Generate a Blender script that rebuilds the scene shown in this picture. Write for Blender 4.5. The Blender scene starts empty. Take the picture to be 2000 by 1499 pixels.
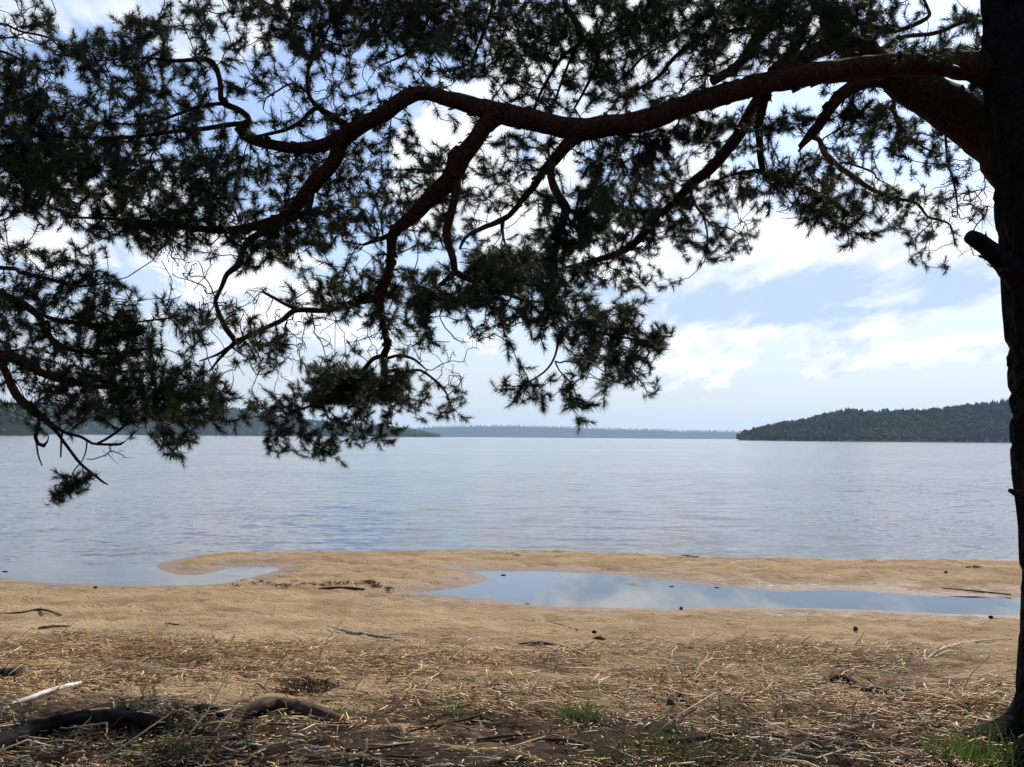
import bpy, math, random
import numpy as np
from mathutils import Vector, Matrix

random.seed(7)
rng = np.random.default_rng(7)
SC = bpy.context.scene
COL = SC.collection

# ------------------------------------------------------------------ camera
F = 1732.0                       # focal length in photograph pixels (2000 x 1499)
CAM = np.array([0.0, 0.0, 2.2])  # the lake surface is z = 0
PITCH = math.atan(105.0 / F)
ROLL = math.radians(0.45)
f_ = np.array([0, math.cos(PITCH), math.sin(PITCH)])
r0 = np.array([1.0, 0, 0])
u0 = np.array([0, -math.sin(PITCH), math.cos(PITCH)])
r_ = r0 * math.cos(ROLL) + u0 * math.sin(ROLL)
u_ = u0 * math.cos(ROLL) - r0 * math.sin(ROLL)
cam = bpy.data.cameras.new('camera')
cam.sensor_width = 36.0
cam.lens = 36.0 * F / 2000.0
cam.clip_start = 0.05
cam.clip_end = 40000
cam_o = bpy.data.objects.new('camera', cam)
COL.objects.link(cam_o)
cam_o.matrix_world = Matrix(((r_[0], u_[0], -f_[0], CAM[0]), (r_[1], u_[1], -f_[1], CAM[1]),
                             (r_[2], u_[2], -f_[2], CAM[2]), (0, 0, 0, 1)))
SC.camera = cam_o

# ------------------------------------------------------------------ light
SUN_AZ = math.radians(33)        # to the right of the view direction (+Y)
SUN_EL = math.radians(45)
SKY_STRENGTH = 0.1
sun = bpy.data.lights.new('sun', 'SUN')
sun.energy = 5.0
sun.angle = math.radians(0.53)
sun.color = (1.0, 0.93, 0.82)
sun_o = bpy.data.objects.new('sun', sun)
COL.objects.link(sun_o)
sdir = Vector((math.sin(SUN_AZ) * math.cos(SUN_EL), math.cos(SUN_AZ) * math.cos(SUN_EL), math.sin(SUN_EL)))
sun_o.rotation_euler = sdir.to_track_quat('Z', 'Y').to_euler()
sun_o.location = (20, 10, 30)

SC.view_settings.view_transform = 'Standard'
SC.view_settings.look = 'None'
SC.view_settings.exposure = 0.25
SC.view_settings.gamma = 1.0
SC.view_settings.use_curve_mapping = False
SC.cycles.use_denoising = True
SC.cycles.max_bounces = 8
SC.cycles.diffuse_bounces = 3
SC.cycles.glossy_bounces = 3
SC.cycles.transparent_max_bounces = 6
SC.cycles.volume_bounces = 0
SC.cycles.sample_clamp_indirect = 6
SC.render.film_transparent = False


class NT:
    """small helper to write node trees"""
    def __init__(self, tree):
        self.t = tree
        tree.nodes.clear()

    def n(self, kind, **kw):
        nd = self.t.nodes.new(kind)
        ins = kw.pop('ins', {})
        for k, v in kw.items():
            setattr(nd, k, v)
        for k, v in ins.items():
            self.set(nd, k, v)
        return nd

    def set(self, nd, k, v):
        s = nd.inputs[k]
        if hasattr(v, 'bl_idname') or isinstance(v, bpy.types.NodeSocket):
            self.t.links.new(v if isinstance(v, bpy.types.NodeSocket) else v.outputs[0], s)
        else:
            s.default_value = v

    def m(self, op, a, b=None, c=None, clamp=False):
        nd = self.n('ShaderNodeMath', operation=op, use_clamp=clamp)
        self.set(nd, 0, a)
        if b is not None:
            self.set(nd, 1, b)
        if c is not None:
            self.set(nd, 2, c)
        return nd.outputs[0]

    def mix(self, fac, a, b, blend='MIX'):
        nd = self.n('ShaderNodeMix', data_type='RGBA', blend_type=blend)
        self.set(nd, 0, fac)
        self.set(nd, 6, a)
        self.set(nd, 7, b)
        return nd.outputs[2]

    def ramp(self, v, a, b, lo=0.0, hi=1.0):
        nd = self.n('ShaderNodeMapRange', interpolation_type='SMOOTHSTEP')
        self.set(nd, 0, v)
        for i, x in ((1, a), (2, b), (3, lo), (4, hi)):
            self.set(nd, i, x)
        return nd.outputs[0]

    def noise(self, vec, scale, detail=3.0, rough=0.55, dist=0.0):
        nd = self.n('ShaderNodeTexNoise')
        self.set(nd, 'Vector', vec)
        self.set(nd, 'Scale', scale)
        self.set(nd, 'Detail', detail)
        self.set(nd, 'Roughness', rough)
        self.set(nd, 'Distortion', dist)
        return nd.outputs['Fac']

    def scaled(self, vec, sx, sy, sz, off=(0, 0, 0)):
        nd = self.n('ShaderNodeMapping')
        self.set(nd, 'Vector', vec)
        self.set(nd, 'Scale', (sx, sy, sz))
        self.set(nd, 'Location', off)
        return nd.outputs[0]


world = bpy.data.worlds.new('World')
SC.world = world
world.use_nodes = True
W = NT(world.node_tree)
tc = W.n('ShaderNodeTexCoord')
sep = W.n('ShaderNodeSeparateXYZ', ins={0: tc.outputs['Generated']})
sx, sy, sz = sep.outputs
az = W.m('ARCTAN2', sx, sy)
el = W.m('ARCSINE', sz)
sky = W.n('ShaderNodeTexSky', sky_type='NISHITA', sun_disc=False)
sky.sun_elevation = SUN_EL
sky.sun_rotation = SUN_AZ
sky.altitude = 100
sky.air_density = 1.0
sky.dust_density = 1.2
sky.ozone_density = 1.5


def blob(px, py, rx, ry, w):
    a = W.m('MULTIPLY_ADD', az, F / rx, -(px - 1000) / rx)
    b = W.m('MULTIPLY_ADD', el, F / ry, -(855 - py) / ry)
    d = W.m('ADD', W.m('MULTIPLY', a, a), W.m('MULTIPLY', b, b))
    e = W.m('POWER', 2.718, W.m('MULTIPLY', d, -1.0))
    return W.m('MULTIPLY', e, w)


def total(items):
    s = items[0]
    for i in items[1:]:
        s = W.m('ADD', s, i)
    return s


# cloud layer coordinates: the pattern gets finer towards the horizon, as a level deck does
ps = W.m('DIVIDE', 1.0, W.m('ADD', W.m('MAXIMUM', el, -0.08), 0.30))
ax_ = W.m('MULTIPLY', W.m('MULTIPLY', az, ps), 0.62)
py_ = W.m('MULTIPLY', ps, 0.40)
comb = W.n('ShaderNodeCombineXYZ', ins={0: ax_, 1: py_, 2: 0.31})
cn = W.noise(comb.outputs[0], 7.5, 9.0, 0.56, 0.25)
comb2 = W.n('ShaderNodeCombineXYZ', ins={0: ax_, 1: W.m('SUBTRACT', py_, 0.022), 2: 0.31})
cn2 = W.noise(comb2.outputs[0], 7.5, 5.0, 0.5, 0.25)
cov = total([blob(*b) for b in (
    (850, 280, 150, 110, .26), (1050, 440, 170, 100, .26), (1280, 150, 240, 90, .2),
    (1640, 480, 420, 90, .38), (1300, 530, 140, 70, .2), (1860, 575, 160, 60, .18),
    (1560, 590, 340, 55, .44), (1720, 700, 280, 45, .25), (1350, 690, 110, 50, .2), (1900, 600, 60, 60, -.15),
    (80, 470, 220, 70, .22), (560, 570, 190, 110, .22), (330, 510, 160, 80, .18),
    (250, 60, 330, 120, .36), (850, 690, 70, 80, .1),
    (630, 170, 150, 110, -.26), (760, 520, 170, 75, -.28), (10, 400, 110, 40, -.26),
    (1800, 330, 190, 110, -.2), (300, 600, 170, 50, -.2), (1000, 760, 230, 60, -.12),
    (1870, 640, 150, 40, -.1), (1250, 570, 110, 60, -.0))])
thick = W.m('ADD', W.m('ADD', cn, cov), W.ramp(el, 0.0, 0.16, -0.10, 0.0))
cn4 = W.noise(comb.outputs[0], 22.0, 5.0, 0.6, 0.5)
dens = W.ramp(W.m('MULTIPLY_ADD', cn4, 0.14, thick), 0.60, 0.69)
edge = W.m('SUBTRACT', cn, cn2)
dark = total([blob(*b) for b in ((1560, 600, 330, 44, 1.0), (1330, 560, 120, 40, .4), (230, 30, 300, 90, .62),
                                 (200, 200, 300, 120, .4), (480, 470, 200, 60, .15), (1700, 560, 200, 30, .25))])
body = W.ramp(W.m('MULTIPLY_ADD', cn2, 1.0, W.m('MULTIPLY', cov, 0.4)), 0.52, 0.78)
cn3 = W.noise(comb.outputs[0], 20.0, 6.0, 0.6, 0.4)
lit = W.m('SUBTRACT', W.m('ADD', W.m('MULTIPLY_ADD', edge, 3.4, 0.86), W.m('MULTIPLY_ADD', cn3, 1.3, -0.65)), W.m('MULTIPLY_ADD', body, 0.3, dark), clamp=True)
# clouds scatter forward: they are brighter towards the sun than away from it
cosg = W.n('ShaderNodeVectorMath', operation='DOT_PRODUCT', ins={0: tc.outputs['Generated'], 1: tuple(sdir)}).outputs['Value']
phase = W.ramp(cosg, -0.6, 0.5, 0.42, 1.0)
cloud_col = W.mix(lit, (4.9, 6.2, 8.0, 1), (9.9, 10.0, 10.1, 1))
cloud_col = W.mix(1.0, cloud_col, W.n('ShaderNodeCombineXYZ', ins={0: phase, 1: phase, 2: phase}).outputs[0], 'MULTIPLY')
veil_col = W.mix(1.0, (6.4, 6.8, 7.15, 1), W.n('ShaderNodeCombineXYZ', ins={0: phase, 1: phase, 2: phase}).outputs[0], 'MULTIPLY')
# thin milky veil that thickens towards the horizon
veil = W.ramp(el, 0.27, 0.0, 0.22, 0.92)
blue = W.mix(1.0, sky.outputs[0], (1.22, 1.36, 1.6, 1), 'MULTIPLY')
base = W.mix(veil, blue, veil_col)
skycol = W.mix(W.m('MULTIPLY', dens, W.ramp(el, 0.02, 0.085, 0.2, 0.97)), base, cloud_col)
bg = W.n('ShaderNodeBackground', ins={'Color': skycol, 'Strength': SKY_STRENGTH})
wo = W.n('ShaderNodeOutputWorld', ins={'Surface': bg.outputs[0]})
world.cycles.sampling_method = 'MANUAL'
world.cycles.sample_map_resolution = 512


# ------------------------------------------------------------------ helpers
def at(px, py, depth):
    return CAM + depth * (f_ + r_ * ((px - 1000.0) / F) + u_ * ((749.5 - py) / F))


def ray(px, py):
    return f_ + r_ * ((px - 1000.0) / F) + u_ * ((749.5 - py) / F)


def on_plane(px, py, z=0.0):
    d = ray(px, py)
    t = (z - CAM[2]) / d[2]
    return CAM + d * t


def hash3(ix, iy, iz, seed=0):
    n = (ix.astype(np.int64) * 374761393 + iy.astype(np.int64) * 668265263 + iz.astype(np.int64) * 1274126177 + seed * 974711) & 0x7fffffff
    n = ((n ^ (n >> 13)) * 1274126177) & 0x7fffffff
    return ((n ^ (n >> 16)) & 0xffff) / 65535.0


def vnoise(x, y, z=None, seed=0):
    x = np.asarray(x, float); y = np.asarray(y, float)
    z = np.zeros_like(x) if z is None else np.asarray(z, float)
    ix, iy, iz = np.floor(x), np.floor(y), np.floor(z)
    fx, fy, fz = x - ix, y - iy, z - iz
    fx, fy, fz = [t * t * (3 - 2 * t) for t in (fx, fy, fz)]
    r = 0
    for a in (0, 1):
        for b in (0, 1):
            for c in (0, 1):
                w = (fx if a else 1 - fx) * (fy if b else 1 - fy) * (fz if c else 1 - fz)
                r = r + w * hash3(ix + a, iy + b, iz + c, seed)
    return r


def fbm(x, y, z=None, seed=0, octs=4):
    s, a, t = 0, 1.0, 0
    for o in range(octs):
        k = 2.03 ** o
        s = s + a * vnoise(np.asarray(x) * k, np.asarray(y) * k, None if z is None else np.asarray(z) * k, seed + o)
        t += a
        a *= 0.5
    return s / t


def sstep(a, b, x):
    t = np.clip((x - a) / (b - a), 0, 1)
    return t * t * (3 - 2 * t)


def new_mesh(name, V, faces, smooth=False):
    """faces: array (n,3) or (n,4), or a list of such arrays"""
    me = bpy.data.meshes.new(name)
    V = np.ascontiguousarray(V, dtype=np.float32)
    fl = faces if isinstance(faces, list) else [faces]
    fl = [np.asarray(f, dtype=np.int32) for f in fl if len(f)]
    me.vertices.add(len(V))
    me.vertices.foreach_set('co', V.ravel())
    loops = np.concatenate([f.ravel() for f in fl])
    sizes = np.concatenate([np.full(len(f), f.shape[1], np.int32) for f in fl])
    starts = np.concatenate([[0], np.cumsum(sizes)[:-1]]).astype(np.int32)
    me.loops.add(len(loops))
    me.loops.foreach_set('vertex_index', loops)
    me.polygons.add(len(sizes))
    me.polygons.foreach_set('loop_start', starts)
    me.polygons.foreach_set('loop_total', sizes)
    if smooth:
        me.polygons.foreach_set('use_smooth', np.ones(len(sizes), dtype=bool))
    me.update(calc_edges=True)
    return me


def set_col(me, C, name='tint'):
    a = me.color_attributes.new(name, 'FLOAT_COLOR', 'POINT')
    C = np.concatenate([C, np.ones((len(C), 1))], 1).astype(np.float32)
    a.data.foreach_set('color', C.ravel())


def set_val(me, v, name):
    a = me.attributes.new(name, 'FLOAT', 'POINT')
    a.data.foreach_set('value', np.ascontiguousarray(v, dtype=np.float32))


def obj(name, me, mat=None, parent=None, loc=None, **props):
    o = bpy.data.objects.new(name, me)
    COL.objects.link(o)
    if mat is not None and me is not None and not me.materials:
        me.materials.append(mat)
    if parent is not None:
        o.parent = parent
    if loc is not None:
        o.location = loc
    for k, v in props.items():
        o[k] = v
    return o


def tube(P, R, n=8, cap=True, rough=0.0, seed=0):
    """tube around the points P with radii R -> V, quads, tris"""
    P = np.asarray(P, float); R = np.asarray(R, float)
    k = len(P)
    T = np.gradient(P, axis=0)
    T /= np.linalg.norm(T, axis=1)[:, None] + 1e-9
    ref = np.array([0.0, 0, 1]) if abs(T[0][2]) < 0.9 else np.array([1.0, 0, 0])
    N = np.zeros_like(P)
    a = np.cross(T[0], ref); a /= np.linalg.norm(a)
    for i in range(k):
        a = a - T[i] * np.dot(a, T[i])
        a /= np.linalg.norm(a) + 1e-9
        N[i] = a
    B = np.cross(T, N)
    th = np.arange(n) * 2 * math.pi / n
    ring = N[:, None, :] * np.cos(th)[None, :, None] + B[:, None, :] * np.sin(th)[None, :, None]
    rad = np.repeat(R[:, None], n, 1)
    if rough:
        s = np.concatenate([[0], np.cumsum(np.linalg.norm(np.diff(P, axis=0), axis=1))])
        S = np.repeat(s[:, None], n, 1)
        C = np.cos(th)[None, :] + 0 * S; D = np.sin(th)[None, :] + 0 * S
        nz = fbm(S * 9 + seed * 7.3, C * 1.1 + 5, D * 1.1 + 3, seed, 2) - 0.5
        nz2 = fbm(S * 30 + seed * 3.1, C * 2.6 + 5, D * 2.6 + 3, seed + 9, 3) - 0.5
        rad = rad * (1 + rough * (1.1 * nz + 0.9 * nz2))
    V = (P[:, None, :] + ring * rad[:, :, None]).reshape(-1, 3)
    i = np.arange(k - 1)[:, None]; j = np.arange(n)[None, :]
    q = np.stack([i * n + j, i * n + (j + 1) % n, (i + 1) * n + (j + 1) % n, (i + 1) * n + j], -1).reshape(-1, 4)
    tris = np.zeros((0, 3), int)
    if cap:
        V = np.concatenate([V, P[:1], P[-1:]])
        c0, c1 = k * n, k * n + 1
        jj = np.arange(n)
        t0 = np.stack([np.full(n, c0), (jj + 1) % n, jj], 1)
        t1 = np.stack([np.full(n, c1), (k - 1) * n + jj, (k - 1) * n + (jj + 1) % n], 1)
        tris = np.concatenate([t0, t1])
    return V, q, tris


def smooth_path(P, step):
    """Catmull-Rom through rows of P (any width), resampled at about step (first three columns are metres)"""
    P = np.asarray(P, float)
    if len(P) < 3:
        m = max(2, int(np.linalg.norm(P[-1, :3] - P[0, :3]) / step) + 1)
        t = np.linspace(0, 1, m)[:, None]
        return P[0] * (1 - t) + P[-1] * t
    E = np.concatenate([[2 * P[0] - P[1]], P, [2 * P[-1] - P[-2]]])
    out = []
    for i in range(1, len(E) - 2):
        m = max(1, int(np.linalg.norm(E[i + 1, :3] - E[i, :3]) / step))
        for t in np.arange(m) / m:
            a, b, c, d = E[i - 1], E[i], E[i + 1], E[i + 2]
            out.append(0.5 * (2 * b + (c - a) * t + (2 * a - 5 * b + 4 * c - d) * t * t + (3 * b - a - 3 * c + d) * t ** 3))
    out.append(P[-1])
    return np.array(out)


class Bag:
    """collects shapes for one mesh"""
    def __init__(self):
        self.v, self.q, self.t, self.c, self.n = [], [], [], [], 0

    def add(self, V, q=None, t=None, col=None):
        V = np.asarray(V, float)
        self.v.append(V)
        if q is not None and len(q):
            self.q.append(np.asarray(q) + self.n)
        if t is not None and len(t):
            self.t.append(np.asarray(t) + self.n)
        if col is not None:
            col = np.asarray(col, float)
            self.c.append(np.broadcast_to(col, (len(V), 3)))
        self.n += len(V)

    def mesh(self, name, smooth=False):
        f = []
        if self.q: f.append(np.concatenate(self.q))
        if self.t: f.append(np.concatenate(self.t))
        me = new_mesh(name, np.concatenate(self.v), f, smooth)
        if self.c:
            set_col(me, np.concatenate(self.c))
        return me


# ------------------------------------------------------------------ materials
def material(name):
    m = bpy.data.materials.new(name)
    m.use_nodes = True
    return m, NT(m.node_tree)


def finish(N, shader, disp=None):
    o = N.n('ShaderNodeOutputMaterial')
    N.set(o, 'Surface', shader)


def principled(N, col, rough, bump=None, dist=0.01, strength=1.0, **ins):
    p = N.n('ShaderNodeBsdfPrincipled')
    N.set(p, 'Base Color', col)
    N.set(p, 'Roughness', rough)
    for k, v in ins.items():
        N.set(p, k, v)
    if bump is not None:
        b = N.n('ShaderNodeBump')
        N.set(b, 'Height', bump); N.set(b, 'Distance', dist); N.set(b, 'Strength', strength)
        N.set(p, 'Normal', b.outputs[0])
    return p.outputs[0]


def bark_material(name, dark, light, scale, tall=0.3):
    m, N = material(name)
    g = N.n('ShaderNodeNewGeometry')
    v = N.scaled(g.outputs['Position'], scale, scale, scale * tall)
    vo = N.n('ShaderNodeTexVoronoi', feature='DISTANCE_TO_EDGE')
    warp = N.noise(v, 1.5, 3)
    wv = N.n('ShaderNodeVectorMath', operation='ADD')
    N.set(wv, 0, v); N.set(wv, 1, N.n('ShaderNodeCombineXYZ', ins={0: warp, 1: warp, 2: warp}).outputs[0])
    N.set(vo, 'Vector', wv.outputs[0]); N.set(vo, 'Scale', 1.0)
    crack = N.ramp(vo.outputs[0], 0.0, 0.32)
    n2 = N.noise(g.outputs['Position'], scale * 1.7, 6, 0.65)
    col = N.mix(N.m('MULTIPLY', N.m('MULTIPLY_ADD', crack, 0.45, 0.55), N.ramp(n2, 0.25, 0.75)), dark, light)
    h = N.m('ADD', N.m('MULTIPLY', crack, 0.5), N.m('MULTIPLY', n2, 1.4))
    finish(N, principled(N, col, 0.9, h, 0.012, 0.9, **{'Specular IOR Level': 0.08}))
    return m


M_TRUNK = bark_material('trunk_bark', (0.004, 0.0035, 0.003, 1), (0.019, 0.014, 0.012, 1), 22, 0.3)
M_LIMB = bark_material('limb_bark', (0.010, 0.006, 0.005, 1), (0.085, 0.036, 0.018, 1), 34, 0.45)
M_TWIG, N = material('twig_bark')
finish(N, principled(N, (0.028, 0.019, 0.015, 1), 0.9))
M_NEEDLE, N = material('pine_needles')
g = N.n('ShaderNodeNewGeometry')
oi = N.noise(g.outputs['Position'], 2.2, 3)
ncol = N.mix(N.ramp(oi, 0.35, 0.65), (0.007, 0.013, 0.006, 1), (0.022, 0.029, 0.008, 1))
pr = principled(N, ncol, 0.5, **{'Specular IOR Level': 0.25})
tr = N.n('ShaderNodeBsdfTranslucent', ins={'Color': N.mix(0.5, ncol, (0.08, 0.10, 0.02, 1))})
ms = N.n('ShaderNodeMixShader', ins={0: 0.16, 1: pr, 2: tr.outputs[0]})
finish(N, ms.outputs[0])


def tint_material(name, rough=0.75, trans=0.0, grain=60.0, spec=0.08):
    m, N = material(name)
    a = N.n('ShaderNodeAttribute', attribute_name='tint')
    g = N.n('ShaderNodeNewGeometry')
    n = N.noise(g.outputs['Position'], grain, 4, 0.6)
    c = N.mix(N.ramp(n, 0.3, 0.7), N.mix(1.0, a.outputs['Color'], (0.62, 0.6, 0.58, 1), 'MULTIPLY'), a.outputs['Color'])
    s = principled(N, c, rough, n, 0.003, 0.6, **{'Specular IOR Level': spec})
    if trans:
        t = N.n('ShaderNodeBsdfTranslucent', ins={'Color': a.outputs['Color']})
        s = N.n('ShaderNodeMixShader', ins={0: trans, 1: s, 2: t.outputs[0]}).outputs[0]
    finish(N, s)
    return m


M_STRAW = tint_material('dry_reed', 0.5, 0.12, 40, 0.4)
M_WOOD = tint_material('weathered_wood', 0.8, 0.0, 35)
M_BLADE = tint_material('grass_blade', 0.5, 0.35, 20)
M_FOREST = tint_material('forest_foliage', 0.95, 0.0, 0.25)

# ------------------------------------------------------------------ ground
LAKE = [(-1500, 1085), (-900, 1105), (-400, 1118), (0, 1128), (60, 1136), (100, 1139), (200, 1142), (300, 1144), (400, 1143), (440, 1139),
        (480, 1131), (520, 1121), (545, 1113), (535, 1108), (500, 1107), (460, 1108), (430, 1114), (405, 1121), (380, 1124), (345, 1123),
        (315, 1114), (303, 1106), (312, 1100), (340, 1094), (370, 1088), (400, 1083), (440, 1079), (500, 1078), (600, 1076), (700, 1077),
        (800, 1077), (870, 1075), (950, 1074), (1100, 1076), (1200, 1080), (1300, 1083), (1380, 1087), (1460, 1089), (1500, 1088),
        (1530, 1086), (1560, 1089), (1620, 1092), (1700, 1092), (1850, 1093), (2000, 1094), (2600, 1098), (3600, 1104)]
POND = [(818, 1158), (870, 1152), (915, 1145), (945, 1137), (957, 1132), (952, 1127), (938, 1122), (915, 1116), (940, 1115), (980, 1116),
        (1060, 1116), (1130, 1119), (1200, 1124), (1250, 1129), (1290, 1133), (1350, 1141), (1420, 1147), (1500, 1154), (1530, 1156),
        (1580, 1154), (1640, 1153), (1720, 1158), (1780, 1162), (1830, 1165), (1900, 1165), (1990, 1169), (2150, 1176), (2400, 1187), (2700, 1200),
        (2700, 1228), (2300, 1214), (2000, 1203), (1870, 1200), (1780, 1196), (1700, 1192), (1600, 1189), (1500, 1188), (1400, 1187),
        (1340, 1188), (1290, 1190), (1240, 1187), (1200, 1188), (1150, 1186), (1080, 1184), (1030, 1180), (990, 1174), (950, 1170), (880, 1163)]
lake_xy = np.array([on_plane(*p)[:2] for p in LAKE])
lake_xy = np.concatenate([[[-12500, lake_xy[0][1] + 30]], lake_xy, [[12500, lake_xy[-1][1] + 5]], [[12500, 12500], [-12500, 12500]]])
pond_xy = np.array([on_plane(*p)[:2] for p in POND])


def poly_sd(P, x, y):
    """signed distance to a closed polygon: positive inside"""
    x = np.asarray(x, float); y = np.asarray(y, float)
    d2 = np.full(x.shape, 1e18)
    inside = np.zeros(x.shape, bool)
    n = len(P)
    for i in range(n):
        ax, ay = P[i]; bx, by = P[(i + 1) % n]
        ex, ey = bx - ax, by - ay
        t = np.clip(((x - ax) * ex + (y - ay) * ey) / (ex * ex + ey * ey + 1e-12), 0, 1)
        d2 = np.minimum(d2, (x - ax - t * ex) ** 2 + (y - ay - t * ey) ** 2)
        c = (ay > y) != (by > y)
        with np.errstate(divide='ignore', invalid='ignore'):
            inside ^= c & (x < (bx - ax) * (y - ay) / (by - ay + 1e-18) + ax)
    d = np.sqrt(d2)
    return np.where(inside, d, -d)


ISLES = [(on_plane(1240, 1141)[:2], 0.15, 0.055), (on_plane(1165, 1141)[:2], 0.09, 0.05)]


def ground_z(x, y):
    x = np.asarray(x, float); y = np.asarray(y, float)
    sl = poly_sd(lake_xy, x, y)
    sp = poly_sd(pond_xy, x, y)
    wob = 0.10 * (fbm(x * 2.2, y * 2.2, None, 11, 3) - 0.5)
    s = np.maximum(sl, sp) + wob * sstep(0, 1.0, np.abs(np.maximum(sl, sp)) + 0.25)
    land = np.clip(-s, 0, None)
    back = sstep(11.5, 3.0, y)
    h = 0.10 * (1 - np.exp(-land / 0.9)) + 0.034 * land * (0.35 + 0.65 * back)
    h = np.where(y < 11, h + 0.30 * sstep(10.5, 5.0, y) + 0.06 * sstep(6.5, 3.5, y), h)
    h = np.minimum(h, 1.1)
    w = np.clip(s, 0, None)
    depth = np.where(sp > sl, 0.10 * (1 - np.exp(-w / 0.4)), 0.28 * (1 - np.exp(-w / 2.2)) + np.minimum(0.05 * w, 4.0))
    z = np.where(s > 0, -depth, h)
    for (c, r, a) in ISLES:
        z = z + (a + 0.07 * 0) * np.exp(-(((x - c[0]) / (r * 2.0)) ** 2 + ((y - c[1]) / r) ** 2)) * np.where(sp > 0, 1.9, 0)
    near = sstep(40, 22, y) * sstep(30, 18, np.abs(x))
    dry = sstep(0.0, 0.5, land)
    z = z + near * dry * (0.055 * (fbm(x * 0.9, y * 0.9, None, 21, 3) - 0.5) + 0.030 * (fbm(x * 4.5, y * 4.5, None, 31, 3) - 0.5)
                          + 0.050 * (fbm(x * 8.0, y * 8.0, None, 41, 2) - 0.5)
                          - 0.035 * sstep(0.60, 0.85, vnoise(x * 4.6, y * 4.6, None, 43)) + 0.05 * np.exp(-((y - 13.05 - 0.1 * np.sin(x * 3)) / 0.22) ** 2) * sstep(-6.2, -4.4, x) * sstep(-1.2, -2.2, x) * fbm(x * 7, y * 7, None, 47, 2))
    lit = litter_mask(x, y)
    z = z + near * lit * (0.085 * (fbm(x * 2.4, y * 2.4, None, 51, 3) - 0.45) + 0.03 * (vnoise(x * 9, y * 9, None, 61) - 0.5))
    return z


def litter_mask(x, y):
    n = fbm(np.asarray(x) * 0.8, np.asarray(y) * 1.6, None, 71, 3) - 0.5
    return sstep(9.5, 7.3, np.asarray(y) + n * 3.2)


def ground_at(px, py):
    z = 0.0
    for _ in range(12):
        p = on_plane(px, py, z)
        z = 0.5 * z + 0.5 * float(ground_z(np.array([p[0]]), np.array([p[1]]))[0])
    p = on_plane(px, py, z)
    p[2] = float(ground_z(np.array([p[0]]), np.array([p[1]]))[0])
    return p


def axis(lo, hi, step, far_lo, far_hi, k=1.22):
    a = list(np.arange(lo, hi + 1e-6, step))
    d, x = step, hi
    up = []
    while x < far_hi:
        d *= k; x += d; up.append(min(x, far_hi))
    d, x = step, lo
    dn = []
    while x > far_lo:
        d *= k; x -= d; dn.append(max(x, far_lo))
    return np.array(dn[::-1] + a + up)


gx = axis(-11.5, 11.5, 0.063, -11800, 11800)
gy = axis(3.4, 18.2, 0.053, -400, 11600)
GX, GY = np.meshgrid(gx, gy)
GZ = ground_z(GX.ravel(), GY.ravel())
nx, ny = len(gx), len(gy)
i, j = np.meshgrid(np.arange(ny - 1), np.arange(nx - 1), indexing='ij')
q = np.stack([i * nx + j, i * nx + j + 1, (i + 1) * nx + j + 1, (i + 1) * nx + j], -1).reshape(-1, 4)
me = new_mesh('ground', np.stack([GX.ravel(), GY.ravel(), GZ], 1), q, True)
set_val(me, litter_mask(GX.ravel(), GY.ravel()), 'litter')
M_SAND, N = material('beach_sand')
g = N.n('ShaderNodeNewGeometry')
pos = g.outputs['Position']
zz = N.n('ShaderNodeSeparateXYZ', ins={0: pos}).outputs[2]
n1 = N.noise(N.scaled(pos, 0.5, 1.3, 1), 1.6, 6, 0.6)
n2 = N.noise(N.scaled(pos, 1, 2.2, 1), 9, 5, 0.65)
n3 = N.noise(pos, 190, 2, 0.6)
dry = N.mix(N.ramp(n1, 0.32, 0.68), (0.28, 0.192, 0.104, 1), (0.44, 0.315, 0.182, 1))
dry = N.mix(N.m('MULTIPLY', N.ramp(n2, 0.50, 0.70), 0.6), dry, (0.20, 0.125, 0.065, 1))
dry = N.mix(N.m('MULTIPLY', N.ramp(n3, 0.45, 0.75), 0.30), dry, (0.20, 0.13, 0.075, 1))
wetf = N.ramp(N.m('MULTIPLY_ADD', n1, -0.16, N.m('MULTIPLY_ADD', n2, 0.07, zz)), 0.035, -0.05)
wet = N.mix(N.ramp(n1, 0.3, 0.7), (0.17, 0.098, 0.058, 1), (0.24, 0.145, 0.085, 1))
bed = N.mix(N.ramp(zz, -0.02, -1.2), (0.17, 0.105, 0.06, 1), (0.075, 0.058, 0.05, 1))
col = N.mix(wetf, dry, wet)
la = N.n('ShaderNodeAttribute', attribute_name='litter')
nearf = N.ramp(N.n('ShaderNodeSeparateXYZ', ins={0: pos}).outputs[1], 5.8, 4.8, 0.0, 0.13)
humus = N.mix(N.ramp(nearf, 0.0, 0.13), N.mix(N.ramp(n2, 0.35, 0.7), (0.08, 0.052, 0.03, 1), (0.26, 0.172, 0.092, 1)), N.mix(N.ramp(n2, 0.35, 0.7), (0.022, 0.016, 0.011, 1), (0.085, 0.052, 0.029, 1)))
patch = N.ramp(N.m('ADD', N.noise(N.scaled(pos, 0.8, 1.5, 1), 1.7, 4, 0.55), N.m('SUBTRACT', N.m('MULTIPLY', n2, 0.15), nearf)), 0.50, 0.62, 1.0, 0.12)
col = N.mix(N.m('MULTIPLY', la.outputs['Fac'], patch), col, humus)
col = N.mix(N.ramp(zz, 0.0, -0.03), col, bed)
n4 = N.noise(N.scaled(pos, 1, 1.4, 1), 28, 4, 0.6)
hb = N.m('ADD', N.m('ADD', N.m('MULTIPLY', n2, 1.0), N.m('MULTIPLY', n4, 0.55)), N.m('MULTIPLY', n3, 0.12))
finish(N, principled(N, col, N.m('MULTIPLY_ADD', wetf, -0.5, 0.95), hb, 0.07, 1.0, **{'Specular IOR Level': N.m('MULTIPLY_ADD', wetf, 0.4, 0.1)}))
obj('ground', me, M_SAND, kind='structure', label='sandy beach with a wet shore and dark litter covered soil')


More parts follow.
